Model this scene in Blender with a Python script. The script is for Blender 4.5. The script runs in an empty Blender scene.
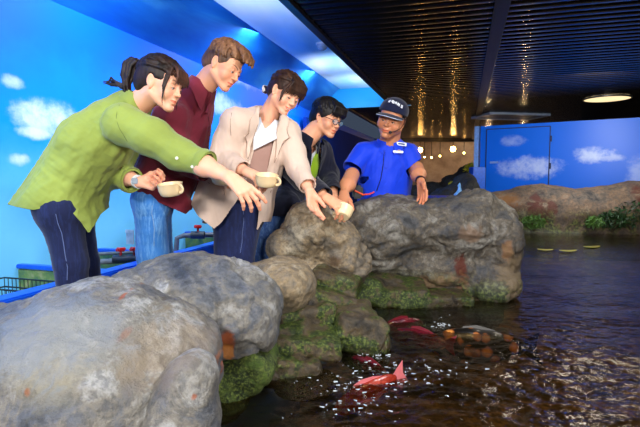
import bpy, bmesh, math, random
import numpy as np
from mathutils import Vector, Matrix

# ------------------------------------------------------------------ camera
CAM = np.array([0.0, 0.0, 1.05]); FPX = 480.0; HOR = 177.0
PITCH = math.atan((213.5 - HOR) / FPX)
def at(px, py, Y):
    """world point that shows at pixel (px, py) of the photograph at distance Y from the camera"""
    a, c = (px - 320) / FPX, -(py - 213.5) / FPX
    cp, sp = math.cos(PITCH), math.sin(PITCH)
    d = np.array([a, cp + c * sp, c * cp - sp])
    return CAM + d * (Y / d[1])
def V(*a): return np.array(a, float)
def unit(v):
    v = np.array(v, float); return v / (np.linalg.norm(v) + 1e-12)
def frame(fwd, up):
    """columns right, forward, up"""
    f = unit(fwd); r = unit(np.cross(f, up)); u = np.cross(r, f)
    return np.stack([r, f, u], 1)

# ------------------------------------------------------------------ noise
_rng = np.random.RandomState(7)
_perm = np.concatenate([_rng.permutation(256)] * 3)
_grad = _rng.normal(size=(256, 3)); _grad /= np.linalg.norm(_grad, axis=1)[:, None]
def noise(P):
    P = np.asarray(P, float); i = np.floor(P).astype(int); f = P - i; u = f * f * f * (f * (f * 6 - 15) + 10)
    i &= 255; r = 0
    for dx in (0, 1):
        for dy in (0, 1):
            for dz in (0, 1):
                h = _perm[_perm[_perm[(i[:, 0] + dx) & 255] + ((i[:, 1] + dy) & 255)] + ((i[:, 2] + dz) & 255)]
                g = _grad[h]
                w = (u[:, 0] if dx else 1 - u[:, 0]) * (u[:, 1] if dy else 1 - u[:, 1]) * (u[:, 2] if dz else 1 - u[:, 2])
                r = r + w * (g[:, 0] * (f[:, 0] - dx) + g[:, 1] * (f[:, 1] - dy) + g[:, 2] * (f[:, 2] - dz))
    return r
def fbm(P, freq=1.0, octs=4, gain=.5, seed=0, ridge=False):
    P = np.asarray(P, float) * freq + seed * 17.31; a = 1.0; r = 0; t = 0
    for _ in range(octs):
        n = noise(P)
        if ridge: n = .5 - 2 * np.sqrt(n * n + .006)
        r = r + a * n; t += a; a *= gain; P = P * 2.03 + 5.7
    return r / t

# ------------------------------------------------------------------ distance field modelling
class Field:
    def __init__(s): s.ops = []
    def _add(s, f, lo, hi, k, op='u'): s.ops.append((f, np.array(lo, float), np.array(hi, float), k, op)); return s
    def cone(s, a, b, ra, rb, k=.02, op='u', ax=None, sc=1.0):
        a, b = np.array(a, float), np.array(b, float); ab = b - a; L2 = max(float(ab @ ab), 1e-9)
        if ax is not None: ax = unit(ax)
        def f(X, Y, Z):
            t = np.clip(((X - a[0]) * ab[0] + (Y - a[1]) * ab[1] + (Z - a[2]) * ab[2]) / L2, 0, 1)
            x, y, z = X - a[0] - t * ab[0], Y - a[1] - t * ab[1], Z - a[2] - t * ab[2]
            if ax is not None:
                q = (x * ax[0] + y * ax[1] + z * ax[2]) * (1 - 1 / sc)
                x, y, z = x - q * ax[0], y - q * ax[1], z - q * ax[2]
            return (np.sqrt(x * x + y * y + z * z) - (ra + (rb - ra) * t)) * (min(1, sc))
        R = max(ra, rb) * max(1, sc)
        return s._add(f, np.minimum(a, b) - R, np.maximum(a, b) + R, k, op)
    def chain(s, pts, rs, k=.02, kj=None, op='u', ax=None, sc=1.0):
        axs = ax if isinstance(ax, list) else [ax] * len(pts); scs = sc if isinstance(sc, (list, tuple)) else [sc] * len(pts)
        for i in range(len(pts) - 1):
            s.cone(pts[i], pts[i + 1], rs[i], rs[i + 1], k if i == 0 else (kj or k), op, axs[i], scs[i])
        return s
    def ell(s, c, r, k=.02, R=None, op='u'):
        c = np.array(c, float); r = np.array(r, float); R = np.eye(3) if R is None else R
        def f(X, Y, Z):
            x, y, z = X - c[0], Y - c[1], Z - c[2]
            q = [(R[0, i] * x + R[1, i] * y + R[2, i] * z) / r[i] for i in range(3)]
            k0 = np.sqrt(q[0] ** 2 + q[1] ** 2 + q[2] ** 2)
            k1 = np.sqrt((q[0] / r[0]) ** 2 + (q[1] / r[1]) ** 2 + (q[2] / r[2]) ** 2) + 1e-9
            return k0 * (k0 - 1) / k1
        m = np.sqrt(((R * r) ** 2).sum(1))
        return s._add(f, c - m, c + m, k, op)
    def box(s, c, r, rd=.01, k=.02, R=None, op='u'):
        c = np.array(c, float); r = np.array(r, float) - rd; R = np.eye(3) if R is None else R
        def f(X, Y, Z):
            x, y, z = X - c[0], Y - c[1], Z - c[2]
            q = [np.abs(R[0, i] * x + R[1, i] * y + R[2, i] * z) - r[i] for i in range(3)]
            return np.sqrt(np.maximum(q[0], 0) ** 2 + np.maximum(q[1], 0) ** 2 + np.maximum(q[2], 0) ** 2) + np.minimum(np.maximum(q[0], np.maximum(q[1], q[2])), 0) - rd
        m = np.abs(R * (r + rd)).sum(1)
        return s._add(f, c - m, c + m, k, op)
    def plane(s, p, n, k=.0):      # remove what lies on the side n points to
        p = np.array(p, float); n = unit(n)
        return s._add(lambda X, Y, Z: -((X - p[0]) * n[0] + (Y - p[1]) * n[1] + (Z - p[2]) * n[2]), [-1e9] * 3, [1e9] * 3, k, 'c')
    def mesh(s, h, pad=None):
        U = [o for o in s.ops if o[4] == 'u']
        pad = pad or 3 * h + .004
        lo = np.min([o[1] for o in U], 0) - pad; hi = np.max([o[2] for o in U], 0) + pad
        n = np.ceil((hi - lo) / h).astype(int) + 1
        A = np.full(n, .05, np.float32)
        g = [(lo[i] + h * np.arange(n[i])).astype(np.float32) for i in range(3)]
        for f, l, u, k, op in s.ops:
            m = max(k, h * 2) + 2 * h
            i0 = np.clip(np.floor((l - m - lo) / h), 0, n).astype(int); i1 = np.clip(np.ceil((u + m - lo) / h) + 1, 0, n).astype(int)
            if (i1 <= i0).any(): continue
            sl = tuple(slice(i0[i], i1[i]) for i in range(3))
            d = f(g[0][sl[0]][:, None, None], g[1][sl[1]][None, :, None], g[2][sl[2]][None, None, :]).astype(np.float32)
            a = A[sl]
            if op == 'u':
                if k > 0:
                    q = np.maximum(k - np.abs(a - d), 0) / k; A[sl] = np.minimum(a, d) - q * q * k * .25
                else: A[sl] = np.minimum(a, d)
            elif op == 'd' or op == 'c':
                d = -d
                if k > 0:
                    q = np.maximum(k - np.abs(a - d), 0) / k; A[sl] = np.maximum(a, d) + q * q * k * .25
                else: A[sl] = np.maximum(a, d)
        return snet(A, lo, h)

def snet(A, lo, h):
    S = A < 0; n = A.shape
    cnt = np.zeros((n[0] - 1, n[1] - 1, n[2] - 1), np.int8)
    C = [(a, b, c) for a in (0, 1) for b in (0, 1) for c in (0, 1)]
    for a, b, c in C: cnt += S[a:n[0] - 1 + a, b:n[1] - 1 + b, c:n[2] - 1 + c]
    I, J, K = np.nonzero((cnt > 0) & (cnt < 8))
    vals = np.stack([A[I + a, J + b, K + c] for a, b, c in C], 1).astype(np.float64); CC = np.array(C, float)
    pos = np.zeros((len(I), 3)); w = np.zeros(len(I))
    for x in range(8):
        for y in range(x + 1, 8):
            if np.abs(CC[x] - CC[y]).sum() != 1: continue
            va, vb = vals[:, x], vals[:, y]; m = (va < 0) != (vb < 0)
            t = np.where(m, va / np.where(m, va - vb, 1), 0)
            pos += m[:, None] * (CC[x] + t[:, None] * (CC[y] - CC[x])); w += m
    V_ = lo + h * (pos / w[:, None] + np.stack([I, J, K], 1))
    idx = np.full(cnt.shape, -1, np.int32); idx[I, J, K] = np.arange(len(I))
    faces = []
    for ax in range(3):
        s1 = [slice(0, n[i] - 1) if i == ax else slice(1, n[i] - 1) for i in range(3)]
        s2 = [slice(1, n[i]) if i == ax else slice(1, n[i] - 1) for i in range(3)]
        a, b = S[tuple(s1)], S[tuple(s2)]
        for flip, m in ((0, a & ~b), (1, ~a & b)):
            q = np.argwhere(m)
            if not len(q): continue
            o1, o2 = [(1, 2), (2, 0), (0, 1)][ax]
            c = q.copy(); c[:, (ax + 1) % 3] += 1; c[:, (ax + 2) % 3] += 1
            e1 = np.zeros(3, int); e1[o1] = 1; e2 = np.zeros(3, int); e2[o2] = 1
            quad = [c - e1 - e2, c - e2, c, c - e1]
            F = np.stack([idx[p[:, 0], p[:, 1], p[:, 2]] for p in quad], 1)
            faces.append(F[:, ::-1] if flip else F)
    F = np.concatenate(faces); F = F[(F >= 0).all(1)]
    return V_, F

def vnormals(Vt, F):
    n = np.cross(Vt[F[:, 2]] - Vt[F[:, 0]], Vt[F[:, 3]] - Vt[F[:, 1]]); N = np.zeros_like(Vt)
    for i in range(4): np.add.at(N, F[:, i], n)
    return N / (np.linalg.norm(N, axis=1)[:, None] + 1e-12)
def edges_of(F):
    return np.concatenate([F[:, [0, 1]], F[:, [1, 2]], F[:, [2, 3]], F[:, [3, 0]]])
def cut(Vt, F, g):
    """keep the part of the surface where g > 0, with a clean edge"""
    ins = g > 0; keep = ins[F].any(1); F = F[keep]; E = edges_of(F)
    E = np.concatenate([E, E[:, ::-1]]); m = ins[E[:, 0]] & ~ins[E[:, 1]]; E = E[m]
    t = g[E[:, 0]] / (g[E[:, 0]] - g[E[:, 1]]); p = Vt[E[:, 0]] + t[:, None] * (Vt[E[:, 1]] - Vt[E[:, 0]])
    acc = np.zeros_like(Vt); c = np.zeros(len(Vt)); np.add.at(acc, E[:, 1], p); np.add.at(c, E[:, 1], 1)
    V2 = Vt.copy(); mm = c > 0; V2[mm] = acc[mm] / c[mm][:, None]
    bad = ~ins & ~mm
    F = F[~bad[F].any(1)] if bad.any() else F
    used = np.unique(F); rm = np.full(len(Vt), -1); rm[used] = np.arange(len(used))
    return V2[used], rm[F]
def shell(Vt, F, th):
    N = vnormals(Vt, F); n = len(Vt); E = edges_of(F); key = np.sort(E, 1)
    k = key[:, 0].astype(np.int64) * n + key[:, 1]; u, inv, c = np.unique(k, return_inverse=True, return_counts=True)
    B = E[c[inv] == 1]
    F2 = np.concatenate([F, F[:, ::-1] + n, np.stack([B[:, 1], B[:, 0], B[:, 0] + n, B[:, 1] + n], 1)])
    return np.concatenate([Vt, Vt - N * th]), F2
def relax(Vt, F, it=2, lam=.5):
    E = edges_of(F); E = np.concatenate([E, E[:, ::-1]])
    for _ in range(it):
        acc = np.zeros_like(Vt); c = np.zeros(len(Vt)); np.add.at(acc, E[:, 0], Vt[E[:, 1]]); np.add.at(c, E[:, 0], 1)
        Vt = Vt + lam * (acc / np.maximum(c, 1)[:, None] - Vt)
    return Vt
def join(parts):
    Vs, Fs, o = [], [], 0
    for v, f in parts: Vs.append(v); Fs.append(f + o); o += len(v)
    return np.concatenate(Vs), np.concatenate(Fs)

# ------------------------------------------------------------------ objects
COL = bpy.context.scene.collection
def mk(name, Vt, F, mat, parent=None, col=None, smooth=True, org=None, sharp=None):
    """one mesh object from arrays; Vt in world space; its origin at org (or the parent's base)"""
    base = np.array(parent.get('_b', [0, 0, 0]) if parent is not None else (org if org is not None else [0, 0, 0]), float)
    me = bpy.data.meshes.new(name)
    Vt = np.asarray(Vt, float) - base
    if isinstance(F, np.ndarray):
        k = F.shape[1]; me.vertices.add(len(Vt)); me.vertices.foreach_set('co', Vt.ravel())
        me.loops.add(F.size); me.loops.foreach_set('vertex_index', F.astype(np.int32).ravel())
        me.polygons.add(len(F)); me.polygons.foreach_set('loop_start', np.arange(0, F.size, k, dtype=np.int32))
        me.update(calc_edges=True)
    else:
        me.from_pydata([tuple(v) for v in Vt], [], [tuple(f) for f in F]); me.update()
    me.polygons.foreach_set('use_smooth', [smooth] * len(me.polygons))
    if col is not None:
        at_ = me.color_attributes.new('tint', 'FLOAT_COLOR', 'POINT')
        c = np.ones((len(Vt), 4), np.float32); c[:, :3] = col; at_.data.foreach_set('color', c.ravel())
    if mat: me.materials.append(mat)
    me.validate()
    if sharp: me.set_sharp_from_angle(angle=sharp)
    o = bpy.data.objects.new(name, me); COL.objects.link(o)
    if parent is not None:
        o.parent = parent; o['_b'] = list(map(float, base))
        pass
    else:
        o.location = base; o['_b'] = list(map(float, base))
    return o
def empty(name, loc):
    o = bpy.data.objects.new(name, None); COL.objects.link(o); o.location = loc; o['_b'] = list(map(float, loc)); o.empty_display_size = .1
    return o
def tag(o, label=None, cat=None, group=None, kind=None):
    if label: o['label'] = label
    if cat: o['category'] = cat
    if group: o['group'] = group
    if kind: o['kind'] = kind
    return o

class MB:
    """collects simple shapes into one mesh"""
    def __init__(s): s.v = []; s.f = []; s.sm = []
    def add(s, v, f):
        o = len(s.v); s.v += [tuple(map(float, p)) for p in v]; s.f += [tuple(i + o for i in q) for q in f]; return s
    def box(s, c, r, R=None, bev=0):
        R = np.eye(3) if R is None else R; c = np.array(c, float)
        if bev <= 0:
            vs = [c + R @ (np.array([x, y, z]) * r) for x in (-1, 1) for y in (-1, 1) for z in (-1, 1)]
            return s.add(vs, [(0, 1, 3, 2), (4, 6, 7, 5), (0, 4, 5, 1), (2, 3, 7, 6), (0, 2, 6, 4), (1, 5, 7, 3)])
        bm = bmesh.new(); bmesh.ops.create_cube(bm, size=2)
        for v in bm.verts: v.co = Vector([v.co[i] * r[i] for i in range(3)])
        bmesh.ops.bevel(bm, geom=bm.edges[:] + bm.verts[:], offset=bev, segments=2, affect='EDGES')
        bm.verts.index_update(); vs = [c + R @ np.array(v.co) for v in bm.verts]; fs = [[v.index for v in f.verts] for f in bm.faces]; bm.free()
        return s.add(vs, fs)
    def tube(s, pts, rs, n=10, cap=True, flat=None):
        pts = [np.array(p, float) for p in pts]
        if not hasattr(rs, '__len__'): rs = [rs] * len(pts)
        ring = []; up = None
        for i, p in enumerate(pts):
            t = unit(pts[min(i + 1, len(pts) - 1)] - pts[max(i - 1, 0)])
            if up is None: up = np.array([0, 0, 1.0]) if abs(t[2]) < .9 else np.array([1.0, 0, 0])
            a = unit(np.cross(t, up)); b = np.cross(a, t); up = b
            for k in range(n):
                q = 2 * math.pi * k / n; ring.append(p + rs[i] * (math.cos(q) * a + (flat or 1) * math.sin(q) * b))
        f = [(i * n + k, i * n + (k + 1) % n, (i + 1) * n + (k + 1) % n, (i + 1) * n + k) for i in range(len(pts) - 1) for k in range(n)]
        if cap: f += [tuple(range(n))[::-1], tuple((len(pts) - 1) * n + k for k in range(n))]
        return s.add(ring, [q[::-1] for q in f])
    def lathe(s, prof, c, R=None, n=32):
        R = np.eye(3) if R is None else R; vs = []
        for r, z in prof:
            for k in range(n):
                q = 2 * math.pi * k / n; vs.append(np.array(c) + R @ np.array([r * math.cos(q), r * math.sin(q), z]))
        f = [(i * n + k, i * n + (k + 1) % n, (i + 1) * n + (k + 1) % n, (i + 1) * n + k) for i in range(len(prof) - 1) for k in range(n)]
        return s.add(vs, f)
    def build(s, name, mat, parent=None, smooth=False, org=None, col=None):
        o = mk(name, np.array(s.v), s.f, mat, parent, smooth=smooth, org=org, col=col)
        if smooth:
            bm = bmesh.new(); bm.from_mesh(o.data); bmesh.ops.recalc_face_normals(bm, faces=bm.faces); 
            for e in bm.edges:
                if len(e.link_faces) == 2 and e.calc_face_angle(0) > .7: e.smooth = False
            bm.to_mesh(o.data); bm.free()
        return o

# ------------------------------------------------------------------ materials
def rgb(r, g, b):
    """sRGB 0-255 to linear"""
    return tuple(((c / 255) / 12.92 if c / 255 <= .04045 else ((c / 255 + .055) / 1.055) ** 2.4) for c in (r, g, b)) + (1.0,)
class NT:
    def __init__(s, name):
        s.m = bpy.data.materials.new(name); s.m.use_nodes = True; s.t = s.m.node_tree; s.n = s.t.nodes; s.l = s.t.links
        s.b = s.n['Principled BSDF']; s.out = s.n['Material Output']
    def node(s, typ, **kw):
        x = s.n.new(typ)
        for k, v in kw.items():
            if k in x.inputs.keys(): s.set(x.inputs[k], v)
            else: setattr(x, k, v)
        return x
    def set(s, inp, v):
        if isinstance(v, bpy.types.NodeSocket): s.l.new(v, inp)
        else: inp.default_value = v
    def p(s, **kw):
        for k, v in kw.items(): s.set(s.b.inputs[k.replace('_', ' ')], v)
        return s
    def coord(s, sc=(1, 1, 1), rot=(0, 0, 0)):
        c = s.node('ShaderNodeTexCoord'); m = s.node('ShaderNodeMapping'); s.l.new(c.outputs['Object'], m.inputs['Vector'])
        m.inputs['Scale'].default_value = sc; m.inputs['Rotation'].default_value = rot; return m.outputs[0]
    def noise(s, scale, detail=4, rough=.5, vec=None, dist=0):
        x = s.node('ShaderNodeTexNoise'); x.inputs['Scale'].default_value = scale; x.inputs['Detail'].default_value = detail
        x.inputs['Roughness'].default_value = rough; x.inputs['Distortion'].default_value = dist
        s.l.new(vec if vec is not None else s.coord(), x.inputs['Vector']); return x.outputs['Fac']
    def ramp(s, fac, stops):
        x = s.node('ShaderNodeValToRGB'); e = x.color_ramp.elements
        while len(e) < len(stops): e.new(.5)
        for i, (p_, c) in enumerate(stops): e[i].position = p_; e[i].color = c if len(c) == 4 else tuple(c) + (1,)
        s.l.new(fac, x.inputs['Fac']); return x.outputs['Color']
    def mix(s, fac, a, b, blend='MIX'):
        x = s.node('ShaderNodeMix', data_type='RGBA', blend_type=blend)
        s.set(x.inputs[0], fac); s.set(x.inputs[6], a); s.set(x.inputs[7], b); return x.outputs[2]
    def math(s, op, a, b=0.0, c=None, clamp=False):
        x = s.node('ShaderNodeMath', operation=op, use_clamp=clamp); s.set(x.inputs[0], a); s.set(x.inputs[1], b)
        if c is not None: s.set(x.inputs[2], c)
        return x.outputs[0]
    def bump(s, h, strength=.3, dist=.01):
        x = s.node('ShaderNodeBump'); x.inputs['Strength'].default_value = strength; x.inputs['Distance'].default_value = dist
        s.l.new(h, x.inputs['Height']); s.l.new(x.outputs[0], s.b.inputs['Normal']); return s
    def tint(s):
        x = s.node('ShaderNodeVertexColor'); x.layer_name = 'tint'; return x.outputs['Color']
W1 = (1, 1, 1, 1)
def plain(name, c, rough=.5, metal=0, spec=.5, noise_amt=.08, nscale=30, bump=0, sheen=0):
    t = NT(name); n = t.noise(nscale, 5)
    d = tuple(x * (1 - noise_amt * 2) for x in c[:3]) + (1,); l = tuple(min(1, x * (1 + noise_amt * 2)) for x in c[:3]) + (1,)
    t.p(Base_Color=t.ramp(n, [(.3, d), (.7, l)]), Roughness=rough, Metallic=metal)
    t.b.inputs['Specular IOR Level'].default_value = spec
    if sheen: t.b.inputs['Sheen Weight'].default_value = sheen
    if bump: t.bump(t.noise(nscale * 6, 3), bump, .003)
    return t.m
# ------------------------------------------------------------------ people: head and hands
def xf(c, R, s):
    """local -> world for arrays"""
    c = np.array(c, float)
    return lambda v: c + (np.asarray(v, float) * s) @ R.T
def inv(c, R, s):
    c = np.array(c, float)
    return lambda p: (R.T @ (np.array(p, float) - c)) / s

def make_head(c, R, s, neck, neck_r=.052, jaw=1.0, smile=.3, lid=.6, nose=1.0, open_=0, h=.0022, cheek=1.0):
    """head and neck as one surface. c = middle of the head, R = frame(face direction, crown direction)"""
    to = inv(c, R, s); F = Field(); j = jaw
    F.ell((0, -.018, .034), (.074, .094, .082), .02)
    F.ell((0, .030, -.018), (.060 * j, .060, .080), .03)
    F.ell((0, .038, .045), (.060, .044, .045), .02)                       # forehead
    for q in (-1, 1):
        F.cone((q * .052 * j, .002, -.052), (q * .014 * j, .070, -.092), .020, .017, .022)   # jaw line
        F.ell((q * .036 * cheek, .060, -.030), (.027, .026, .030), .02)                      # cheek
        F.ell((q * .045, .050, .002), (.022, .030, .016), .016)                      # cheekbone
    F.ell((0, .078, -.092), (.019, .017, .016), .016)                     # chin
    F.ell((0, .074, -.058), (.028, .026, .026), .016)                     # muzzle
    for q in (-1, 1):
        F.cone((q * .010, .088, .024), (q * .042, .074, .026), .009, .008, .014)     # brow
    for q in (-1, 1): F.ell((q * .031, .098, .004), (.017, .013, .011), .012, op='d')
    for q in (-1, 1): F.ell((q * .031, .0765, .002), (.0165, .0125, .0120), .004)    # lids
    F.cone((0, .088, .014), (0, .0985 + .006 * nose, -.022), .0072, .0085, .010)
    F.ell((0, .1035 + .004 * nose, -.0245), (.0100, .0095, .0085), .006)
    for q in (-1, 1):
        F.ell((q * .0105, .094, -.028), (.0075, .0095, .0065), .005)
        F.ell((q * .006, .100, -.0355), (.0035, .0045, .003), .003, op='d')
    sm = smile * .006
    F.chain([(-.024, .082, -.058 + sm), (-.010, .0955, -.0545), (0, .0965, -.0560), (.010, .0955, -.0545), (.024, .082, -.058 + sm)], [.0025, .0050, .0046, .0050, .0025], .004)
    F.chain([(-.022, .082, -.061 + sm), (-.009, .0930, -.0655 - open_), (.009, .0930, -.0655 - open_), (.022, .082, -.061 + sm)], [.0025, .0058, .0058, .0025], .004)
    F.chain([(-.026, .086, -.0590 + sm), (-.010, .1005, -.0600 - open_ * .5), (.010, .1005, -.0600 - open_ * .5), (.026, .086, -.0590 + sm)], [.0012, .0020 + open_ * .5, .0020 + open_ * .5, .0012], .002, op='d')
    F.ell((0, .094, -.077 - open_), (.014, .006, .004), .006, op='d')
    # ears
    for q in (-1, 1):
        Re = frame((q * .90, .38, 0), (0, .0, 1)).copy()
        Re = np.stack([unit(V(q * .42, -.90, -.12)), unit(V(q * .90, .42, 0)), V(0, 0, 1)], 1)
        F.ell((q * .0735, -.008, -.002), (.0175, .0075, .031), .008, R=Re)
        F.ell((q * .0805, -.008, .003), (.0105, .0045, .019), .003, R=Re, op='d')
        F.ell((q * .076, -.002, -.030), (.008, .006, .009), .004)
    # neck
    n = to(neck)
    F.cone((0, -.030, -.045), n, neck_r, neck_r * 1.0, .03)
    F.cone((0, -.030, -.045), n + V(0, -.01, 0), neck_r * .92, neck_r * 1.05, .03)
    for q in (-1, 1): F.cone((q * .055, -.012, -.045), n + V(q * .015, .035, 0), .011, .010, .02)
    Vt, Fc = F.mesh(h)
    col = np.ones((len(Vt), 3))
    def blend(m, c_):
        m = np.clip(m, 0, 1)[:, None]; col[:] = col * (1 - m) + np.array(c_) * m
    X, Y, Z = Vt.T
    # lips, cheeks, brows are colours of the skin itself
    fr = Y > .070
    l = 1 - (np.abs(X) / (.027)) ** 2
    zc = -.060 + sm * (X / .024) ** 2 - open_ * .4
    blend(np.clip((.0085 + open_ * .6) * np.sqrt(np.clip(l, 0, 1)) - np.abs(Z - zc), 0, .002) / .002 * fr * (l > 0), (.86, .46, .44))
    for q in (-1, 1):
        blend(.35 * np.exp(-(((X - q * .040) / .020) ** 2 + ((Z + .030) / .018) ** 2)) * fr, (1.0, .62, .56))
        t = (q * X - .012) / .038
        zb = .0265 + .010 * np.sin(np.clip(t, 0, 1) * 2.4) - .004
        blend(((t > 0) & (t < 1) & (Y > .05)) * np.clip((.0042 * (1.15 - .75 * t) - np.abs(Z - zb)) / .0015, 0, 1) * .85, (.10, .07, .055))
        blend(.35 * np.exp(-(((X - q * .080) / .01) ** 2 + ((Z) / .03) ** 2)), (1, .70, .62))
    w = xf(c, R, s)
    return (w(Vt), Fc), col

def eyes(body, c, R, s, lid, m_eye, m_dark, look=0.0, h=20):
    """eyeballs, upper lids' lash lines"""
    w = xf(c, R, s)
    for q in (-1, 1):
        mb = MB(); cc = V(q * .031, .0775, .0010)
        vs, fs, cs = [], [], []
        n, m = 20, 14
        for i in range(m + 1):
            a = math.pi * i / m * .5
            for k in range(n):
                b = 2 * math.pi * k / n
                x, z, y = math.sin(a) * math.cos(b) * .0140, math.sin(a) * math.sin(b) * .0125, math.cos(a) * .0125
                vs.append(cc + V(x, y, z))
        f = [(i * n + k, i * n + (k + 1) % n, (i + 1) * n + (k + 1) % n, (i + 1) * n + k) for i in range(m) for k in range(n)]
        vs = np.array(vs)
        d = np.sqrt((vs[:, 0] - cc[0] - look) ** 2 + (vs[:, 2] - cc[2] + .0035) ** 2)
        col = np.where((d < .0058)[:, None], np.array([[.05, .025, .015]]), np.array([[.85, .82, .80]]))
        col = np.where((d < .0025)[:, None], 0.004, col)
        o = mk('eye', w(vs), np.array(f), m_eye, body, col=col)
        # upper lid, lowered, with lashes
        F = Field()
        F.ell(cc + V(0, .0012, .0035), (.0158, .0128, .0128), .0)
        F.plane(cc + V(0, 0, .0060 - .0075 * lid), (0, -.25, -1))
        v, fc = F.mesh(.0012)
        mk('eyelid', w(v), fc, body.data.materials[0], body, col=np.ones((len(v), 3)) * V(.97, .90, .88))
        zl = .0060 - .0075 * lid
        pts = []
        for k in range(9):
            a = math.radians(-62 + 124 * k / 8); x = math.sin(a) * .0150
            pts.append(w(cc + V(x + q * .0012, .0008 + math.cos(a) * .0146, zl - .0010 - .0018 * abs(math.sin(a)) ** 2)))
        MB().tube(pts, [s * r for r in (.0004, .0008, .0011, .0013, .0014, .0013, .0011, .0009, .0004)], 6).build('eyelashes', m_dark, body, smooth=True)

def make_hand(wrist, fd, pn, elbow, side, s=1.0, curl=(25, 30, 20), curls=None, spread=4, thumb=(35, 20, 10), elbow_r=.040, wr=.0205, h=.0019):
    """hand and forearm as one surface. fd: where the fingers point, pn: where the back of the hand faces.
    side +1 = thumb on the frame's right (left hand, back up), -1 = the other hand"""
    R = frame(fd, pn); to = inv(wrist, R, s); F = Field(); t = side
    F.cone((0, .000, 0), (0, .03, 0), wr * .88, .0185, .012, ax=(1, 0, 0), sc=1.30)
    F.cone((t * .016, .028, 0), (t * .026, .082, .001), .0145, .0115, .012)
    F.cone((t * .004, .028, .001), (t * .008, .086, .003), .0150, .0118, .010)
    F.cone((-t * .006, .028, 0), (-t * .011, .083, .002), .0145, .0110, .010)
    F.cone((-t * .014, .022, -.001), (-t * .028, .074, 0), .0140, .0105, .010)
    base = [(t * .029, .086, .001), (t * .0095, .091, .003), (-t * .0105, .087, .002), (-t * .029, .078, 0)]
    ln = [(.040, .024, .020), (.045, .028, .021), (.041, .026, .020), (.032, .019, .018)]
    rr = [.0094, .0096, .0090, .0080]
    tips = []
    for i in range(4):
        cu = curls[i] if curls else curl
        a = 0; sp = math.radians(spread * (1.5 - i)) * t
        p = np.array(base[i]); r = rr[i]; pts = [p]
        for jn, l in zip(cu, ln[i]):
            a += math.radians(jn)
            d = V(math.sin(sp) * math.cos(a), math.cos(sp) * math.cos(a), -math.sin(a))
            p = p + d * l; pts.append(p)
        rs = [r * 1.05, r * .98, r * .90, r * .74]
        for k in range(3):
            F.cone(pts[k], pts[k + 1], rs[k], rs[k + 1] , .007 if k == 0 else .002)
        for k in (1, 2): F.ell(pts[k] + V(0, 0, .001), (rs[k] * 1.04,) * 3, .002)
        tips.append((pts[3], d))
    # thumb: leaves the side of the palm near the wrist
    a0, a1, a2 = [math.radians(x) for x in thumb]
    p0 = V(t * .016, .018, -.006)
    d0 = unit(V(t * math.sin(a0), math.cos(a0), -.45)); p1 = p0 + d0 * .042
    d1 = unit(V(t * math.sin(a0 - a1), math.cos(a0 - a1), -.50)); p2 = p1 + d1 * .032
    d2 = unit(V(t * math.sin(a0 - a1 - a2), math.cos(a0 - a1 - a2), -.55)); p3 = p2 + d2 * .024
    F.cone(p0, p1, .0165, .0130, .014); F.cone(p1, p2, .0118, .0105, .004); F.cone(p2, p3, .0108, .0084, .002)
    F.cone(V(t * .02, .045, -.004), p1, .010, .010, .014)
    e = to(elbow)
    mid = e * .45 + V(0, 0, 0)
    F.cone((0, 0, 0), mid * .5, wr, wr * 1.15, .015, ax=(1, 0, 0), sc=1.22)
    F.cone(mid * .5, mid, wr * 1.15, elbow_r * .88 / s, .02, ax=(1, 0, 0), sc=1.12)
    F.cone(mid, e, elbow_r * .98 / s, elbow_r / s, .02)
    Vt, Fc = F.mesh(h)
    col = np.ones((len(Vt), 3))
    for p, d in tips + [(p3, d2)]:
        nd = unit(np.cross(np.cross(d, V(0, 0, 1)), d)) if p is not p3 else unit(V(t * .6, -.2, .75))
        q = Vt - (p + nd * .006 + d * .001); m = np.clip(1 - np.sqrt((q ** 2).sum(1)) / .0062, 0, 1) > .25
        col[m] = (1.0, .80, .76)
        q = np.sqrt(((Vt - p) ** 2).sum(1)); w_ = np.clip(1 - q / .016, 0, 1)[:, None] * .5
        col = col * (1 - w_) + col * V(1.0, .74, .68) * w_
    pal = np.clip(-Vt[:, 2] / .012, 0, 1)[:, None] * (Vt[:, 1] > 0)[:, None] * .35
    col = col * (1 - pal) + col * V(1.0, .72, .66) * pal
    return (xf(wrist, R, s)(Vt), Fc), col

SC = V(0, -.018, .036)
def scalp(d, off=.0):
    d = unit(d); return SC + d * (V(.075, .095, .083) + off)
def hair_clumps(F, rng, n, start, end, r=(.007, .004), off=(.006, .012), k=.006, tail=None, segs=6, jit=.10):
    """locks that run over the skull from about start to about end (directions)"""
    for _ in range(n):
        a = unit(start(rng)); b = unit(end(rng)); o0, o1 = rng.uniform(*off), rng.uniform(*off)
        pts = []
        for i in range(segs + 1):
            t = i / segs; d = unit(a * (1 - t) + b * t); pts.append(scalp(d, o0 * (1 - t) + o1 * t + .006 * math.sin(t * math.pi)))
        if tail is not None: pts += [pts[-1] + q for q in tail(rng)]
        rs = np.linspace(r[0], r[1], len(pts)) * rng.uniform(.7, 1.2)
        F.chain([tuple(p) for p in pts], rs, k)

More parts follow.
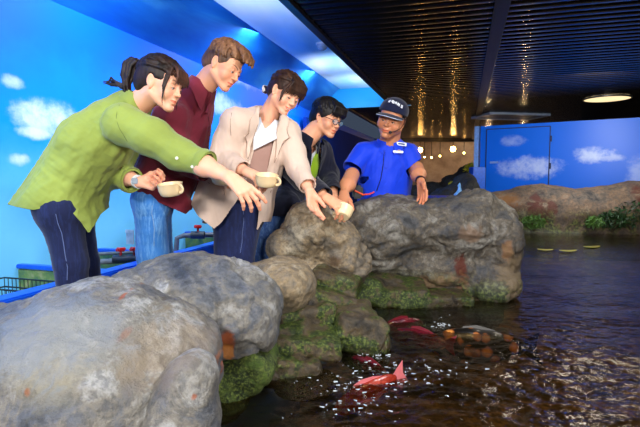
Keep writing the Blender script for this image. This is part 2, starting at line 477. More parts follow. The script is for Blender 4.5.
def garment(F, h, disp=None, it=1):
    Vt, Fc = F.mesh(h); Vt = relax(Vt, Fc, it)
    if disp is not None: Vt = Vt + vnormals(Vt, Fc) * disp(Vt)[:, None]
    return Vt, Fc
def folds(axis, along=2.5, across=14, amp=.006, seed=0, ridge=False):
    """creases that run along the given axis"""
    a = unit(axis); 
    def f(P):
        al = P @ a; Q = P - np.outer(al, a)
        return amp * fbm(Q * across + np.outer(al, a) * along, 1, 3, .5, seed, ridge)
    return f
def dist_seg(P, a, b):
    a, b = np.array(a, float), np.array(b, float); ab = b - a
    t = np.clip((P - a) @ ab / (ab @ ab), 0, 1); return np.linalg.norm(P - a - t[:, None] * ab, axis=1), t
def arm_folds(P, a, el, w, amp=.006, n=5, seed=0):
    """rings of cloth bunching at the elbow"""
    d, t = dist_seg(P, a, w); e = np.linalg.norm(P - np.array(el), axis=1)
    return amp * np.exp(-(e / .09) ** 2) * np.sin(e * 120 + 3 * fbm(P, 12, 2, seed=seed)) 
# ------------------------------------------------------------------ layout frame of the room
YAW = math.atan((465 - 320) / FPX)
D = V(math.sin(YAW), math.cos(YAW), 0)        # along the wall, away from the camera
NL = V(-math.cos(YAW), math.sin(YAW), 0)      # towards the left wall
def rm(a, d, z): return V(0, 0, 0) + NL * a + D * d + V(0, 0, z)
UP = V(0, 0, 1)
RR = np.stack([-NL, D, UP], 1)                # boxes aligned with the room: right, along, up
WZ = .36                                      # water level

def quad(name, pts, mat, kind='structure', th=.03, parent=None, n=None):
    """a slab: four corners and a thickness away from n"""
    p = [np.array(q, float) for q in pts]; nn = unit(np.cross(p[1] - p[0], p[3] - p[0])) if n is None else np.array(n, float)
    vs = p + [q - nn * th for q in p]
    f = [(0, 1, 2, 3), (7, 6, 5, 4), (0, 4, 5, 1), (1, 5, 6, 2), (2, 6, 7, 3), (3, 7, 4, 0)]
    o = mk(name, np.array(vs), f, mat, parent, smooth=False, org=p[0] if parent is None else None)
    if kind: o['kind'] = kind
    return o

# ---- materials of the setting
def sky_wall(name, base, low, clouds, rough, vec_of, spec=.5):
    """painted sky: a blue that pales downwards, with puffy white clouds. clouds: (u, z, su, sz, strength)"""
    t = NT(name); g = t.node('ShaderNodeNewGeometry')
    sep = t.node('ShaderNodeSeparateXYZ'); dot = t.node('ShaderNodeVectorMath', operation='DOT_PRODUCT')
    t.l.new(g.outputs['Position'], dot.inputs[0]); dot.inputs[1].default_value = tuple(vec_of); t.l.new(g.outputs['Position'], sep.inputs[0])
    u, z = dot.outputs['Value'], sep.outputs['Z']
    comb = t.node('ShaderNodeCombineXYZ'); t.l.new(u, comb.inputs[0]); t.l.new(z, comb.inputs[1])
    wob = t.noise(5, 6, .6, comb.outputs[0]); wob2 = t.noise(17, 6, .65, comb.outputs[0])
    grad = t.ramp(t.math('MULTIPLY_ADD', z, 1.0, t.math('MULTIPLY', wob, .25)), [(low[0], low[1]), (low[2], base), (low[3], low[4])])
    m = None
    for (cu, cz, su, sz, st) in clouds:
        a = t.math('DIVIDE', t.math('SUBTRACT', u, cu), su); b = t.math('DIVIDE', t.math('SUBTRACT', z, cz), sz)
        d = t.math('ADD', t.math('MULTIPLY', a, a), t.math('MULTIPLY', b, b))
        d = t.math('ADD', d, t.math('MULTIPLY', t.math('SUBTRACT', .5, wob), 3.5)); d = t.math('ADD', d, t.math('MULTIPLY', t.math('SUBTRACT', .5, wob2), 2.0))
        k = t.node('ShaderNodeMapRange', interpolation_type='SMOOTHSTEP'); t.l.new(d, k.inputs[0])
        k.inputs[1].default_value = 1.9; k.inputs[2].default_value = -.6; k.inputs[3].default_value = 0; k.inputs[4].default_value = st
        m = k.outputs[0] if m is None else t.math('MAXIMUM', m, k.outputs[0])
    if m is not None: grad = t.mix(m, grad, rgb(235, 240, 245))
    t.p(Base_Color=grad, Roughness=rough); t.b.inputs['Specular IOR Level'].default_value = spec
    return t

def rock_mat(name, dark, mid, light, warm, stain=None, moss=0.0, wet_z=.52, rough=.75, scale=1.0, spots=None, mossz=.62):
    t = NT(name); g = t.node('ShaderNodeNewGeometry'); P = g.outputs['Position']
    sep = t.node('ShaderNodeSeparateXYZ'); t.l.new(P, sep.inputs[0]); z = sep.outputs['Z']
    n1 = t.noise(3.2 * scale, 8, .62, P, .4); n2 = t.noise(11 * scale, 8, .7, P, .6); n3 = t.noise(55 * scale, 6, .7, P)
    c = t.ramp(t.math('ADD', t.math('MULTIPLY', n1, .5), t.math('MULTIPLY', n2, .5)), [(.37, dark), (.45, mid), (.51, warm), (.585, light)])
    c = t.mix(t.math('MULTIPLY', t.ramp(n3, [(.40, (1, 1, 1, 1)), (.54, (0, 0, 0, 1))]), .5), c, dark)
    if spots:   # rust and paint stains with a shape and place of their own
        for (p, r, colr, st) in spots:
            sub = t.node('ShaderNodeVectorMath', operation='SUBTRACT'); t.l.new(P, sub.inputs[0]); sub.inputs[1].default_value = tuple(p)
            mp = t.node('ShaderNodeVectorMath', operation='DIVIDE'); t.l.new(sub.outputs[0], mp.inputs[0]); mp.inputs[1].default_value = tuple(r)
            ln = t.node('ShaderNodeVectorMath', operation='LENGTH'); t.l.new(mp.outputs[0], ln.inputs[0])
            d = t.math('ADD', ln.outputs['Value'], t.math('MULTIPLY', t.math('SUBTRACT', n2, .5), 3.0))
            k = t.node('ShaderNodeMapRange', interpolation_type='SMOOTHSTEP'); t.l.new(d, k.inputs[0])
            k.inputs[1].default_value = 1.15; k.inputs[2].default_value = .55; k.inputs[3].default_value = 0; k.inputs[4].default_value = st
            c = t.mix(k.outputs[0], c, colr)
    if moss > 0:
        sn = t.node('ShaderNodeSeparateXYZ'); t.l.new(g.outputs['Normal'], sn.inputs[0])
        mz = t.node('ShaderNodeMapRange'); t.l.new(z, mz.inputs[0]); mz.inputs[1].default_value = mossz + .06; mz.inputs[2].default_value = mossz - .08
        mm = t.math('MULTIPLY', mz.outputs[0], t.ramp(t.math('ADD', n2, t.math('MULTIPLY', t.math('SUBTRACT', n1, .5), 1.2)), [(.44, (0, 0, 0, 1)), (.56, (1, 1, 1, 1))]))
        mm = t.math('MULTIPLY', mm, moss, clamp=True)
        c = t.mix(mm, c, t.ramp(n3, [(.36, rgb(10, 20, 4)), (.5, rgb(38, 56, 12)), (.62, rgb(104, 116, 48))]))
    wet = t.node('ShaderNodeMapRange'); t.l.new(t.math('ADD', z, t.math('MULTIPLY', n1, .16)), wet.inputs[0])
    wet.inputs[1].default_value = wet_z + .07; wet.inputs[2].default_value = wet_z; 
    c = t.mix(t.math('MULTIPLY', wet.outputs[0], .55), c, tuple(x * y for x, y in zip(mid[:3], (.16, .12, .07))) + (1,))
    t.p(Base_Color=c, Roughness=t.math('SUBTRACT', rough, t.math('MULTIPLY', wet.outputs[0], rough - .22)))
    h = t.math('ADD', t.math('MULTIPLY', n2, .7), t.math('MULTIPLY', n3, .35)); h = t.math('ADD', h, t.math('MULTIPLY', t.noise(150, 3, .7, P), .12))
    t.bump(h, .8, .025)
    return t.m

# ---- left wall, sloping panel, pale ceiling, end fascia
A_W, A_2, A_3, A_4 = 2.6, 2.12, 1.17, 2.0
Z_WT, Z_C, Z_D = 1.05 + 1.107, 1.05 + 1.56, 1.05 + 1.2
def upix(px, a):      # position along D on the plane a, at pixel column px
    k = (px - 320) / FPX; d = V(k, 1, 0); return float((d * (a / (d @ NL))) @ D)
def zpix(px, py, a):
    k = (px - 320) / FPX; d = V(k, 1, 0); Y = a / (d @ NL); return 1.05 + (HOR - py) / FPX * Y
cl = [(38, 118, 24, 14), (8, 85, 9, 5), (10, 160, 9, 5), (28, 133, 14, 5), (215, 105, 16, 8), (238, 78, 16, 8)]
clouds = []
for px, py, w, hh in cl:
    u0, z0 = upix(px, A_W), zpix(px, py, A_W); clouds.append((u0, z0, max(.05, (upix(px + w, A_W) - upix(px - w, A_W)) * .6), max(.03, (zpix(px, py - hh, A_W) - z0) * 1.15), (.65 if py > 90 else .45) if px < 100 else .35))
m_wall = sky_wall('painted_sky_left', rgb(0, 140, 240), (.35, rgb(120, 205, 250), .62, .9, rgb(0, 80, 215)), clouds, .32, D)
# the height (in metres) is what the ramp reads: shift so 0.57..2.3 m spans it
m_wall = None
def left_wall_mat():
    t = sky_wall('painted_sky_left', rgb(0, 132, 240), (.30, rgb(112, 200, 250), .62, .90, rgb(0, 92, 224)), clouds, .5, D, .12)
    r = [n for n in t.n if n.type == 'VALTORGB'][0]; src = r.inputs['Fac'].links[0].from_socket
    mr = t.node('ShaderNodeMapRange'); t.l.new(src, mr.inputs[0]); mr.inputs[1].default_value = .2; mr.inputs[2].default_value = 2.25; t.l.new(mr.outputs[0], r.inputs['Fac'])
    return t.m
M_leftwall = left_wall_mat()
quad('wall_left', [rm(A_W, -1.5, -.0), rm(A_W, 14, 0), rm(A_W, 14, Z_WT), rm(A_W, -1.5, Z_WT)], M_leftwall, th=-.08)
t = NT('blue_gloss_panel'); n = t.noise(1.3, 5, .6, t.coord((.35, .35, 2)), .6)
t.p(Base_Color=t.ramp(n, [(.38, rgb(0, 78, 190)), (.55, rgb(20, 110, 215)), (.68, rgb(60, 150, 232))]), Roughness=.42); M_panel = t.m
quad('ceiling_slope', [rm(A_W, -1.5, Z_WT), rm(A_W, 8.3, Z_WT), rm(A_2, 8.3, Z_C), rm(A_2, -1.5, Z_C)], M_panel, th=.03)
t = NT('pale_ceiling'); n = t.noise(.9, 4, .5, t.coord((1, .4, 1)), .5)
t.p(Base_Color=t.ramp(n, [(.35, rgb(150, 205, 240)), (.6, rgb(225, 238, 248))]), Roughness=.30); M_pale = t.m
quad('ceiling_pale', [rm(A_2, -1.5, Z_C), rm(A_2, 8.3, Z_C), rm(.4, 8.3, Z_C), rm(.4, -1.5, Z_C)], M_pale, th=-.03)
M_trim = plain('pale_trim', rgb(150, 205, 235), .4)
o = MB().box(rm(A_2, 3.4, Z_C - .012), V(.014, 4.9, .012), RR).build('trim_1', M_trim); tag(o, kind='structure')
t = NT('cyan_fascia'); t.p(Base_Color=rgb(0, 165, 235), Roughness=.35); M_cyan = t.m
quad('wall_end', [rm(A_W, 8.3, Z_D), rm(.9, 8.3, Z_D), rm(.9, 8.3, Z_C), rm(A_W, 8.3, Z_C)], M_cyan, th=-.05)

# ---- dark glossy slatted ceiling: real ridges across the room
def slat_ceiling():
    mb = MB(); pitch = .12
    a0, a1 = -9.0, A_3
    d = -1.5
    vs, fs = [], []
    prof = [(0, .006), (.004, -.001)] + [(.004 + .106 * k / 6, -.001 - .0075 * (1 - (k / 3 - 1) ** 2)) for k in range(1, 7)] + [(.116, .006), (.12, .006)]
    rows = []
    while d < 17.5:
        for dd, zz in prof[:-1]:
            rows.append((d + dd, Z_D + .012 + zz))
        d += pitch
    for (dd, zz) in rows:
        left = A_3 if dd < 8.3 else 2.0
        vs += [rm(left, dd, zz), rm(a0, dd, zz)]
    fs = [(2 * i, 2 * i + 1, 2 * i + 3, 2 * i + 2) for i in range(len(rows) - 1)]
    return vs, fs
vs, fs = slat_ceiling()
t = NT('dark_slat_ceiling'); n = t.noise(2.2, 6, .6, t.coord((1, 1, 1))); n2 = t.noise(60, 3)
t.p(Base_Color=t.ramp(n, [(.35, rgb(9, 8, 7)), (.62, rgb(24, 19, 14))]), Roughness=t.ramp(n2, [(.35, (.14,) * 3), (.65, (.26,) * 3)]), Metallic=0); t.b.inputs['Specular IOR Level'].default_value = .22; M_slat = t.m
o = mk('ceiling_dark', np.array(vs), [f[::-1] for f in fs], M_slat, smooth=True); tag(o, kind='structure')
t = plain('dark_fascia', rgb(22, 18, 16), .35); M_fascia = t
o = MB().box(rm(A_3 + .02, 3.35, Z_D + .06), V(.03, 4.95, .085), RR).build('trim_2', M_fascia); tag(o, kind='structure')
o = MB().box(rm(2.0, 12.8, Z_D + .03), V(.03, 4.5, .05), RR).build('trim_3', M_fascia); tag(o, kind='structure')
o = MB().box(rm(-.22, 7.9, Z_D - .002), V(.05, 9.4, .012), RR).build('trim_4', plain('ceiling_joint', rgb(34, 28, 24), .5)); tag(o, kind='structure')
quad('floor', [rm(3, -1.5, 0), rm(-9, -1.5, 0), rm(-9, 17.5, 0), rm(3, 17.5, 0)], plain('wet_concrete', rgb(38, 40, 44), .4), th=.05)

# back room: far wall, beam under the ceiling
t = NT('warm_plaster'); n = t.noise(1.5, 6, .6)
t.p(Base_Color=t.ramp(n, [(.3, rgb(120, 104, 98)), (.5, rgb(166, 148, 138)), (.7, rgb(200, 186, 176))]), Roughness=.6); M_warm = t.m
quad('wall_back', [V(-3, 16.8, 0), V(12, 16.8, 0), V(12, 16.8, 2.3), V(-3, 16.8, 2.3)], M_warm, th=-.1)
o = MB().box(V(4, 15.5, Z_D - .03), V(6, .12, .05)).build('trim_5', M_fascia); tag(o, kind='structure')
quad('wall_right', [V(9, -1.5, 0), V(9, 17, 0), V(9, 17, 2.3), V(9, -1.5, 2.3)], plain('dark_plaster', rgb(20, 34, 62), .6), th=-.1)

# ---- blue partition with painted clouds and a flush door
B0, B1 = V(2.63, 8.0, 0), V(4.53, 6.8, 0); BD = unit(B1 - B0); BN = V(-BD[1], BD[0], 0) * -1   # BN towards the camera
if BN[1] > 0: BN = -BN
def on_part(px, py, off=0.0):
    k = (px - 320) / FPX; d = V(k, 1, 0); nrm = BN[:2]; Y = float((B0 + BN * off)[:2] @ nrm / (d[:2] @ nrm)); return V(k * Y, Y, 1.05 + (HOR - py) / FPX * Y)
zt0, zt1 = on_part(480, 127)[2], on_part(640, 118)[2]; ZT = (zt0 + zt1) / 2
cl2 = []
for px, py, w, hh, st in [(529, 168, 22, 8, .6), (511, 141, 9, 4, .35), (592, 155, 14, 6, .7), (604, 158, 13, 3, .5), (519, 172, 13, 5, .4), (637, 178, 9, 16, .35)]:
    c0 = on_part(px, py); cl2.append((float((c0) @ BD), float(c0[2]), float((on_part(px + w, py) - on_part(px - w, py)) @ BD) * .62, float(on_part(px, py - hh)[2] - c0[2]) * 1.2, st))
def part_mat():
    t = sky_wall('painted_sky_partition', rgb(0, 112, 226), (.0, rgb(0, 122, 232), .5, 1.0, rgb(0, 100, 216)), cl2, .35, BD, .25); return t.m
M_part = part_mat()
BR = np.stack([BD, -BN, UP], 1)
pL, pR = on_part(479, 150), B1 + BD * 1.6
ctr = (pL + pR) / 2; half = np.linalg.norm((pR - pL)[:2]) / 2
quad('wall_partition', [V(pL[0], pL[1], 0), V(pR[0], pR[1], 0), V(pR[0], pR[1], ZT), V(pL[0], pL[1], ZT)], M_part, th=.10, n=BN)
dl, dr = on_part(485, 150), on_part(548, 150); zb, ztp = .55, on_part(516, 128.5)[2]
ins = .006
def bp(p, z, off=.004): return V(p[0], p[1], z) + BN * off
door = quad('door_1', [bp(dl, zb), bp(dr, zb), bp(dr, ztp), bp(dl, ztp)], M_part, th=.02, n=BN)
M_gap = plain('door_gap', rgb(6, 22, 70), .6); M_steel = plain('steel', rgb(165, 170, 178), .3, .9)
g = MB(); w2 = .007
for a, b, z0, z1 in ((dl, dl, zb, ztp), (dr, dr, zb, ztp), (dl, dr, ztp, ztp)):
    p0, p1 = bp(a, z0, .006), bp(b, z1, .006); c = (p0 + p1) / 2
    g.box(c, V(max(np.linalg.norm((p1 - p0)[:2]) / 2, w2), .004, max((z1 - z0) / 2, w2)), BR)
g.build('door_frame', M_gap, door)
hp = on_part(493, 162.5, .02); hd = MB(); hd.box(hp, V(.062, .012, .016), BR, .004); hd.box(hp + BD * .035 + BN * .03, V(.03, .008, .008), BR, .003); hd.build('door_handle', M_steel, door)
for py in (139, 166): MB().box(on_part(549, py, .012), V(.012, .006, .045), BR).build('hinge', M_gap, door)
# pale end post and the low blue box beside it
e0 = on_part(476.5, 150, .0)
o = MB().box(V(e0[0], e0[1] + .03, ZT / 2), V(.035, .06, ZT / 2), BR, .004).build('trim_6', plain('pale_end_panel', rgb(120, 160, 215), .5)); tag(o, kind='structure')
b0 = at(476, 167, 7.6); b1 = at(484, 190, 7.6)
o = MB().box(V((b0[0] + b1[0]) / 2, 7.75, b0[2] / 2), V((b1[0] - b0[0]) / 2 + .03, .12, b0[2] / 2), None, .01).build('cabinet', plain('blue_paint', rgb(8, 92, 205), .35), org=V(b0[0], 7.75, 0))
tag(o, 'low blue box standing at the left end of the cloud-painted partition', 'cabinet')

# ---- fittings in the ceiling
def disc_lamp(c, r, name, label, group=None):
    e = empty(name, c); tag(e, label, 'ceiling light', group)
    MB().lathe([(r, 0), (r * 1.07, -.004), (r * 1.07, -.022), (r, -.026)], c, n=40).build('rim', plain('rim_metal', rgb(90, 84, 76), .4, .7), e, smooth=True)
    t = NT('lamp_glow'); t.p(Base_Color=rgb(250, 235, 200), Emission_Color=rgb(255, 226, 170), Emission_Strength=1.1)
    MB().lathe([(0.0001, -.020), (r, -.020)], c, n=40).build('diffuser', t.m, e)
lc = at(607, 99, 7.4); lc[2] = Z_D
disc_lamp(lc, .31, 'ceiling_light', 'round warm ceiling light above the painted partition at the far right')
# oblong louvre
e = empty('ceiling_vent', rm(0, 0, 0)); 
v0 = at(481, 116.3, 9.4); v1 = at(543, 113, 9.4)
vc = V((v0[0] + v1[0]) / 2, 9.5, Z_D - .02); e.location = vc; e['_b'] = list(map(float, vc)); tag(e, 'long grey louvred panel in the dark ceiling above the blue partition door', 'ceiling vent')
hw = (v1[0] - v0[0]) / 2
vd = unit(V(1, .18, 0)); VR = np.stack([vd, V(-vd[1], vd[0], 0), UP], 1)
f = MB(); 
for s_ in (-1, 1): f.box(vc + VR[:, 1] * .36 * s_, V(hw, .03, .02), VR); f.box(vc + VR[:, 0] * hw * s_, V(.03, .36, .02), VR)
f.build('frame', plain('vent_frame', rgb(150, 160, 175), .4), e)
f = MB()
for k in range(16): f.box(vc + VR[:, 0] * (-hw + (k + .5) * hw / 8), V(.02, .34, .008), VR)
f.build('louvre', plain('vent_blades', rgb(104, 116, 134), .4, .2), e)
# small dome camera on the pale ceiling
dc = at(322, 41, 3.9); k = (Z_C - 1.05) / (dc[2] - 1.05); 
dc = CAM + (dc - CAM) * k; dc[2] = Z_C
e = empty('security_camera', dc); tag(e, 'small white dome camera under the pale blue ceiling', 'security camera')
MB().lathe([(.0001, 0), (.075, 0), (.075, -.03), (.068, -.045)], dc, n=28).build('housing', plain('white_plastic', rgb(205, 215, 228), .35), e, smooth=True)
MB().lathe([(.066, -.045)] + [(.066 * math.cos(a), -.045 - .066 * math.sin(a)) for a in np.linspace(.1, 1.5, 8)], dc, n=28).build('dome', plain('dome_plastic', rgb(150, 175, 205), .15), e, smooth=True)

# ---- back room: warm hanging bulbs, planting, dark rocks, blue counter
M_bulb = NT('bulb_glow'); M_bulb.p(Base_Color=rgb(255, 220, 150), Emission_Color=rgb(255, 190, 100), Emission_Strength=60); M_bulb = M_bulb.m
M_blk = plain('black_metal', rgb(14, 14, 15), .4)
BULBS = [(420, 150, 14.5, .075), (453, 149, 14.5, .080), (487, 150, 15.4, .03), (522, 150, 15.4, .03), (424.5, 157, 15.5, .022), (431.5, 157.5, 15.6, .026), (440, 156, 15.6, .026), (464, 153, 15.6, .028), (412, 155, 15.6, .02)]
for i, (px, py, Y, r) in enumerate(BULBS):
    p = at(px, py, Y); e = empty('pendant_lamp', V(p[0], p[1], p[2] - r)); e['group'] = 'bare warm bulbs hanging in the far back room'
    if px in (487, 522): tag(e, 'bare warm bulb hung behind the cloud-painted partition', 'lamp')
    elif r > .04: tag(e, 'large bare glowing bulb in the far room, ' + ('nearer the staff member' if px < 430 else 'nearer the blue partition'), 'lamp')
    else: tag(e, 'small bare warm bulb glowing against the far brown wall', 'lamp')
    if r > .04: del e['group']
    MB().lathe([(.0001, -r)] + [(r * math.cos(a), r * math.sin(a)) for a in np.linspace(-1.4, 1.2, 9)], p, n=16).build('bulb', M_bulb, e, smooth=True)
    MB().tube([p + V(0, 0, r * .9), V(p[0], p[1], Z_D)], .012, 6).build('cord', M_blk, e)

# added panels; their navy stands in for shade on the painted wall behind
M_navyw = plain('navy_shade', rgb(6, 44, 130), .9, spec=.1, noise_amt=.06, nscale=2)
quad('wall_rear_shade', [rm(2.45, 7.2, 0), rm(2.45, 14, 0), rm(2.45, 14, 1.98), rm(2.45, 7.2, 1.98)], M_navyw, th=-.06)
# ------------------------------------------------------------------ rocks
G_D, G_M, G_L, G_W = rgb(50, 54, 62), rgb(96, 99, 106), rgb(158, 158, 157), rgb(120, 115, 106)
RUST = rgb(158, 78, 34); RUSTD = rgb(84, 36, 20)
def dome(px, py, Y):  return at(px, py, Y)
def boulder(name, label, blobs, mat, h=.014, big=.05, fine=.010, seed=0, group='rocks around the pool', cuts=(), dents=(), crk=.35, sq=1.0):
    F = Field()
    for b_ in blobs:
        if len(b_) == 5: F.box(b_[0], b_[1], min(b_[1]) * .45, b_[3], b_[2])
        else: F.ell(b_[0], b_[1], b_[3], b_[2])
    for c, r, k in dents: F.ell(c, r, k, None, 'd')
    for p, n in cuts: F.plane(p, n, .02)
    Vt, Fc = F.mesh(h, pad=.06); Vt = relax(Vt, Fc, 2)
    N = vnormals(Vt, Fc)
    Vt = Vt + N * (big * fbm(Vt, 3.0, 3, .5, seed))[:, None]
    N = vnormals(Vt, Fc)
    rd = fbm(Vt * V(1, 1, 1.6), 4.5, 4, .55, seed + 3, True)
    Vt = Vt + N * (-fine * 1.6 * crk * np.clip(.38 - np.abs(fbm(Vt, 2.6, 3, .5, seed + 9)) * 9, 0, 1) + fine * 1.3 * rd + fine * 1.1 * fbm(Vt * V(1, 1, 1.5), 9, 3, .6, seed + 7, True) + fine * .8 * fbm(Vt, 16, 4, .6, seed + 5))[:, None]
    lo = Vt.min(0); base = V(Vt[:, 0].mean(), Vt[:, 1].mean(), lo[2])
    o = mk(name, Vt, Fc, mat, None, org=base); tag(o, label, 'rock', group); return o
def Rz(a, tilt=0, ax=0):
    m = Matrix.Rotation(math.radians(a), 3, 'Z') @ Matrix.Rotation(math.radians(tilt), 3, 'XYZ'[ax]); return np.array(m)

S1 = at(232, 333, 1.55); S2 = at(160, 340, 1.0)
M_near = rock_mat('rock_grey_near', G_D, G_M, G_L, G_W, rough=.62, wet_z=.30,
    spots=[(at(234, 330, 1.50), (.024, .4, .045), RUST, .9), (at(231, 347, 1.50), (.020, .4, .045), rgb(190, 120, 50), .8), (at(120, 338, 1.0), (.010, .2, .010), RUST, .6),
           (at(48, 376, .98), (.008, .2, .010), RUST, .7), (at(116, 300, 1.1), (.008, .2, .008), RUST, .7), (at(170, 310, 1.1), (.008, .2, .006), RUST, .6), (at(200, 386, 1.0), (.008, .2, .010), RUST, .7), (at(60, 350, 1.0), (.12, .3, .07), rgb(160, 150, 116), .35), (at(133, 345, 1.0), (.07, .3, .06), rgb(104, 98, 84), .5), (at(175, 345, 1.1), (.12, .2, .08), rgb(156, 136, 112), .35), (at(30, 330, .95), (.2, .2, .1), rgb(128, 136, 146), .6)])
M_tan = rock_mat('rock_tan', rgb(66, 60, 52), rgb(118, 108, 94), rgb(176, 164, 142), rgb(142, 122, 92), rough=.7, moss=.9, wet_z=.40, mossz=.50,
    spots=[(at(335, 262, 2.35), (.06, .1, .03), rgb(90, 60, 30), .6)])
M_far = rock_mat('rock_grey_far', rgb(34, 35, 38), rgb(78, 78, 80), rgb(138, 134, 126), rgb(98, 88, 74), rough=.7, moss=.9, wet_z=.40, mossz=.48,
    spots=[(at(463, 268, 2.62), (.035, .3, .075), RUSTD, 1.0), (at(467, 288, 2.6), (.035, .3, .07), rgb(120, 70, 42), .6), (at(470, 232, 2.62), (.06, .3, .06), rgb(140, 112, 90), .6),
           (at(506, 252, 2.65), (.03, .3, .07), rgb(136, 92, 54), .7), (at(440, 285, 2.6), (.16, .3, .06), rgb(142, 112, 74), .6), (at(510, 275, 2.7), (.10, .4, .18), rgb(140, 116, 80), .5)])
M_low = rock_mat('rock_wet_moss', rgb(30, 26, 20), rgb(78, 68, 52), rgb(172, 166, 150), rgb(100, 78, 48), rough=.45, moss=1.5, wet_z=.43, mossz=.60, scale=1.6)
M_rim = rock_mat('rock_rim_far', rgb(40, 36, 32), rgb(92, 78, 64), rgb(134, 114, 92), rgb(112, 86, 62), rough=.75, moss=.8, wet_z=.42, mossz=.62, scale=.6,
    spots=[(at(541, 215, 5.9), (.12, .5, .25), RUSTD, .95), (at(628, 196, 6.1), (.10, .5, .16), RUSTD, .9), (at(553, 208, 5.9), (.06, .5, .12), RUSTD, .8), (at(516, 218, 5.9), (.14, .5, .2), rgb(70, 30, 14), .8), (at(516, 200, 5.9), (.14, .5, .1), rgb(150, 100, 50), .7)])

I3 = None
# nearest boulder, lower left
boulder('boulder', 'largest pale grey boulder filling the lower left corner', [
    (V(-.57, 1.20, .505), (.285, .34, .275), Rz(12), .05),
    (V(-.86, 1.16, .43), (.34, .36, .270), None, .10),
    (at(172, 352, 1.25), (.115, .18, .105), Rz(20), .06),
    (V(-1.35, 1.1, .34), (.40, .40, .27), None, .10),
    (V(-.70, 1.10, .15), (.45, .36, .30), None, .10)], M_near, h=.0095, big=.035, fine=.016, crk=.9, seed=1)
boulder('boulder', 'small grey boulder at the bottom edge right of the largest boulder', [
    (at(184, 398, 1.03), (.062, .10, .105), Rz(0, 22, 1), .03), (at(176, 440, 1.02), (.088, .12, .12), None, .05), (at(165, 500, 1.05), (.12, .14, .15), None, .06)], M_near, h=.010, big=.03, seed=2)
boulder('boulder', 'long grey boulder with an orange rust stain behind the largest boulder', [
    (at(205, 305, 1.62), (.245, .26, .165), Rz(-10), .05),
    (at(150, 318, 1.55), (.20, .24, .16), Rz(0), .10),
    (at(238, 316, 1.60), (.125, .18, .135), Rz(20, -35, 1), .06),
    (at(140, 395, 1.66), (.24, .2, .24), None, .10)], M_near, h=.0095, big=.045, fine=.020, crk=1.3, seed=5)
boulder('boulder', 'low tan boulder between the rust stained boulder and the peaked one', [
    (at(288, 283, 2.0), (.125, .20, .10), Rz(-12, 12, 1), .05), (at(262, 292, 2.05), (.15, .2, .12), None, .08)], M_tan, h=.010, big=.03, fine=.016, crk=.8, seed=8)
boulder('boulder', 'brown peaked boulder under the hand holding a cup', [
    (at(312, 230, 2.50), (.125, .22, .150), Rz(0), .04),
    (at(300, 232, 2.48), (.15, .16, .085), Rz(0, -42, 1), .05),
    (at(338, 238, 2.52), (.17, .18, .090), Rz(0, 40, 1), .05),
    (at(348, 262, 2.48), (.12, .18, .10), Rz(0, 25, 1), .05),
    (at(282, 246, 2.46), (.085, .14, .075), Rz(0, -20, 1), .03), (at(300, 300, 2.5), (.22, .25, .22), None, .1)], M_tan, h=.009, big=.04, fine=.024, crk=1.4, seed=11)
boulder('boulder', 'big dark grey overhanging boulder in front of the staff member', [
    (at(392, 226, 2.85), (.30, .28, .180), Rz(0), .05),
    (at(455, 226, 2.85), (.30, .28, .180), Rz(0), .08),
    (at(477, 204, 2.85), (.09, .16, .075), None, .06),
    (at(497, 240, 2.85), (.125, .22, .21), Rz(0, -14, 1), .08),
    (at(440, 262, 2.95), (.36, .28, .18), Rz(0), .08),
    (at(490, 284, 2.80), (.17, .22, .10), Rz(0), .08),
    (at(370, 250, 2.9), (.20, .22, .16), Rz(0), .10),
    (at(430, 310, 3.0), (.44, .34, .16), Rz(0), .10)], M_far, h=.011, big=.045, fine=.022, crk=1.2, seed=14,
    dents=[(at(425, 244, 2.5), (.34, .10, .018), .05), (at(385, 268, 2.5), (.2, .12, .02), .05)])
def B(c, r, R, k): return (c, r, R, k, 1)
boulder('ledge', 'low tan rock shelf at the water line under the dark boulder', [
    B(at(382, 292, 2.62), (.24, .13, .045), Rz(-4, 6, 0), .02), B(at(432, 299, 2.60), (.20, .11, .030), Rz(5), .02), B(at(350, 284, 2.66), (.14, .16, .06), Rz(10, 8, 1), .02),
    (at(378, 282, 2.70), (.15, .12, .05), None, .03), (at(470, 303, 2.70), (.26, .12, .035), None, .03)], M_low, h=.009, big=.025, fine=.016, crk=1, seed=17)
boulder('ledge', 'mossy wet rock with a green top right of the stepped slabs', [
    B(at(356, 330, 1.93), (.105, .11, .070), Rz(12, 10, 1), .02), (at(372, 338, 1.92), (.06, .09, .05), None, .04), B(at(345, 316, 2.05), (.10, .10, .05), Rz(-10), .03), (at(366, 352, 1.95), (.10, .12, .07), None, .04)], M_low, h=.007, big=.022, fine=.016, crk=1, seed=20)
boulder('slab', 'wet slab of brown rock, topmost of the stepped slabs', [
    B(at(303, 312, 2.00), (.115, .12, .040), Rz(14, -6, 1), .015), (at(285, 316, 1.98), (.07, .09, .035), None, .03)], M_low, h=.007, big=.016, fine=.014, crk=1, seed=23)
boulder('slab', 'flat mossy slab in the middle of the stepped slabs', [
    B(at(298, 340, 1.80), (.150, .13, .032), Rz(8, 5, 1), .015), B(at(282, 330, 1.88), (.11, .10, .030), Rz(-12, -5, 1), .015), (at(322, 346, 1.80), (.07, .09, .035), None, .03)], M_low, h=.007, big=.016, fine=.014, crk=1, seed=26)
boulder('slab', 'lowest pale slab of the steps dipping into the water', [
    B(at(283, 366, 1.68), (.125, .10, .045), Rz(10, 8, 1), .015), B(at(262, 352, 1.76), (.08, .10, .05), Rz(-20), .02), (at(305, 382, 1.68), (.12, .1, .05), None, .03)], M_low, h=.007, big=.016, fine=.014, crk=1, seed=29)
M_moss = rock_mat('rock_moss_bright', rgb(30, 44, 10), rgb(66, 88, 22), rgb(116, 130, 50), rgb(84, 96, 34), rough=.8, moss=1.0, wet_z=.36, mossz=.7, scale=2)
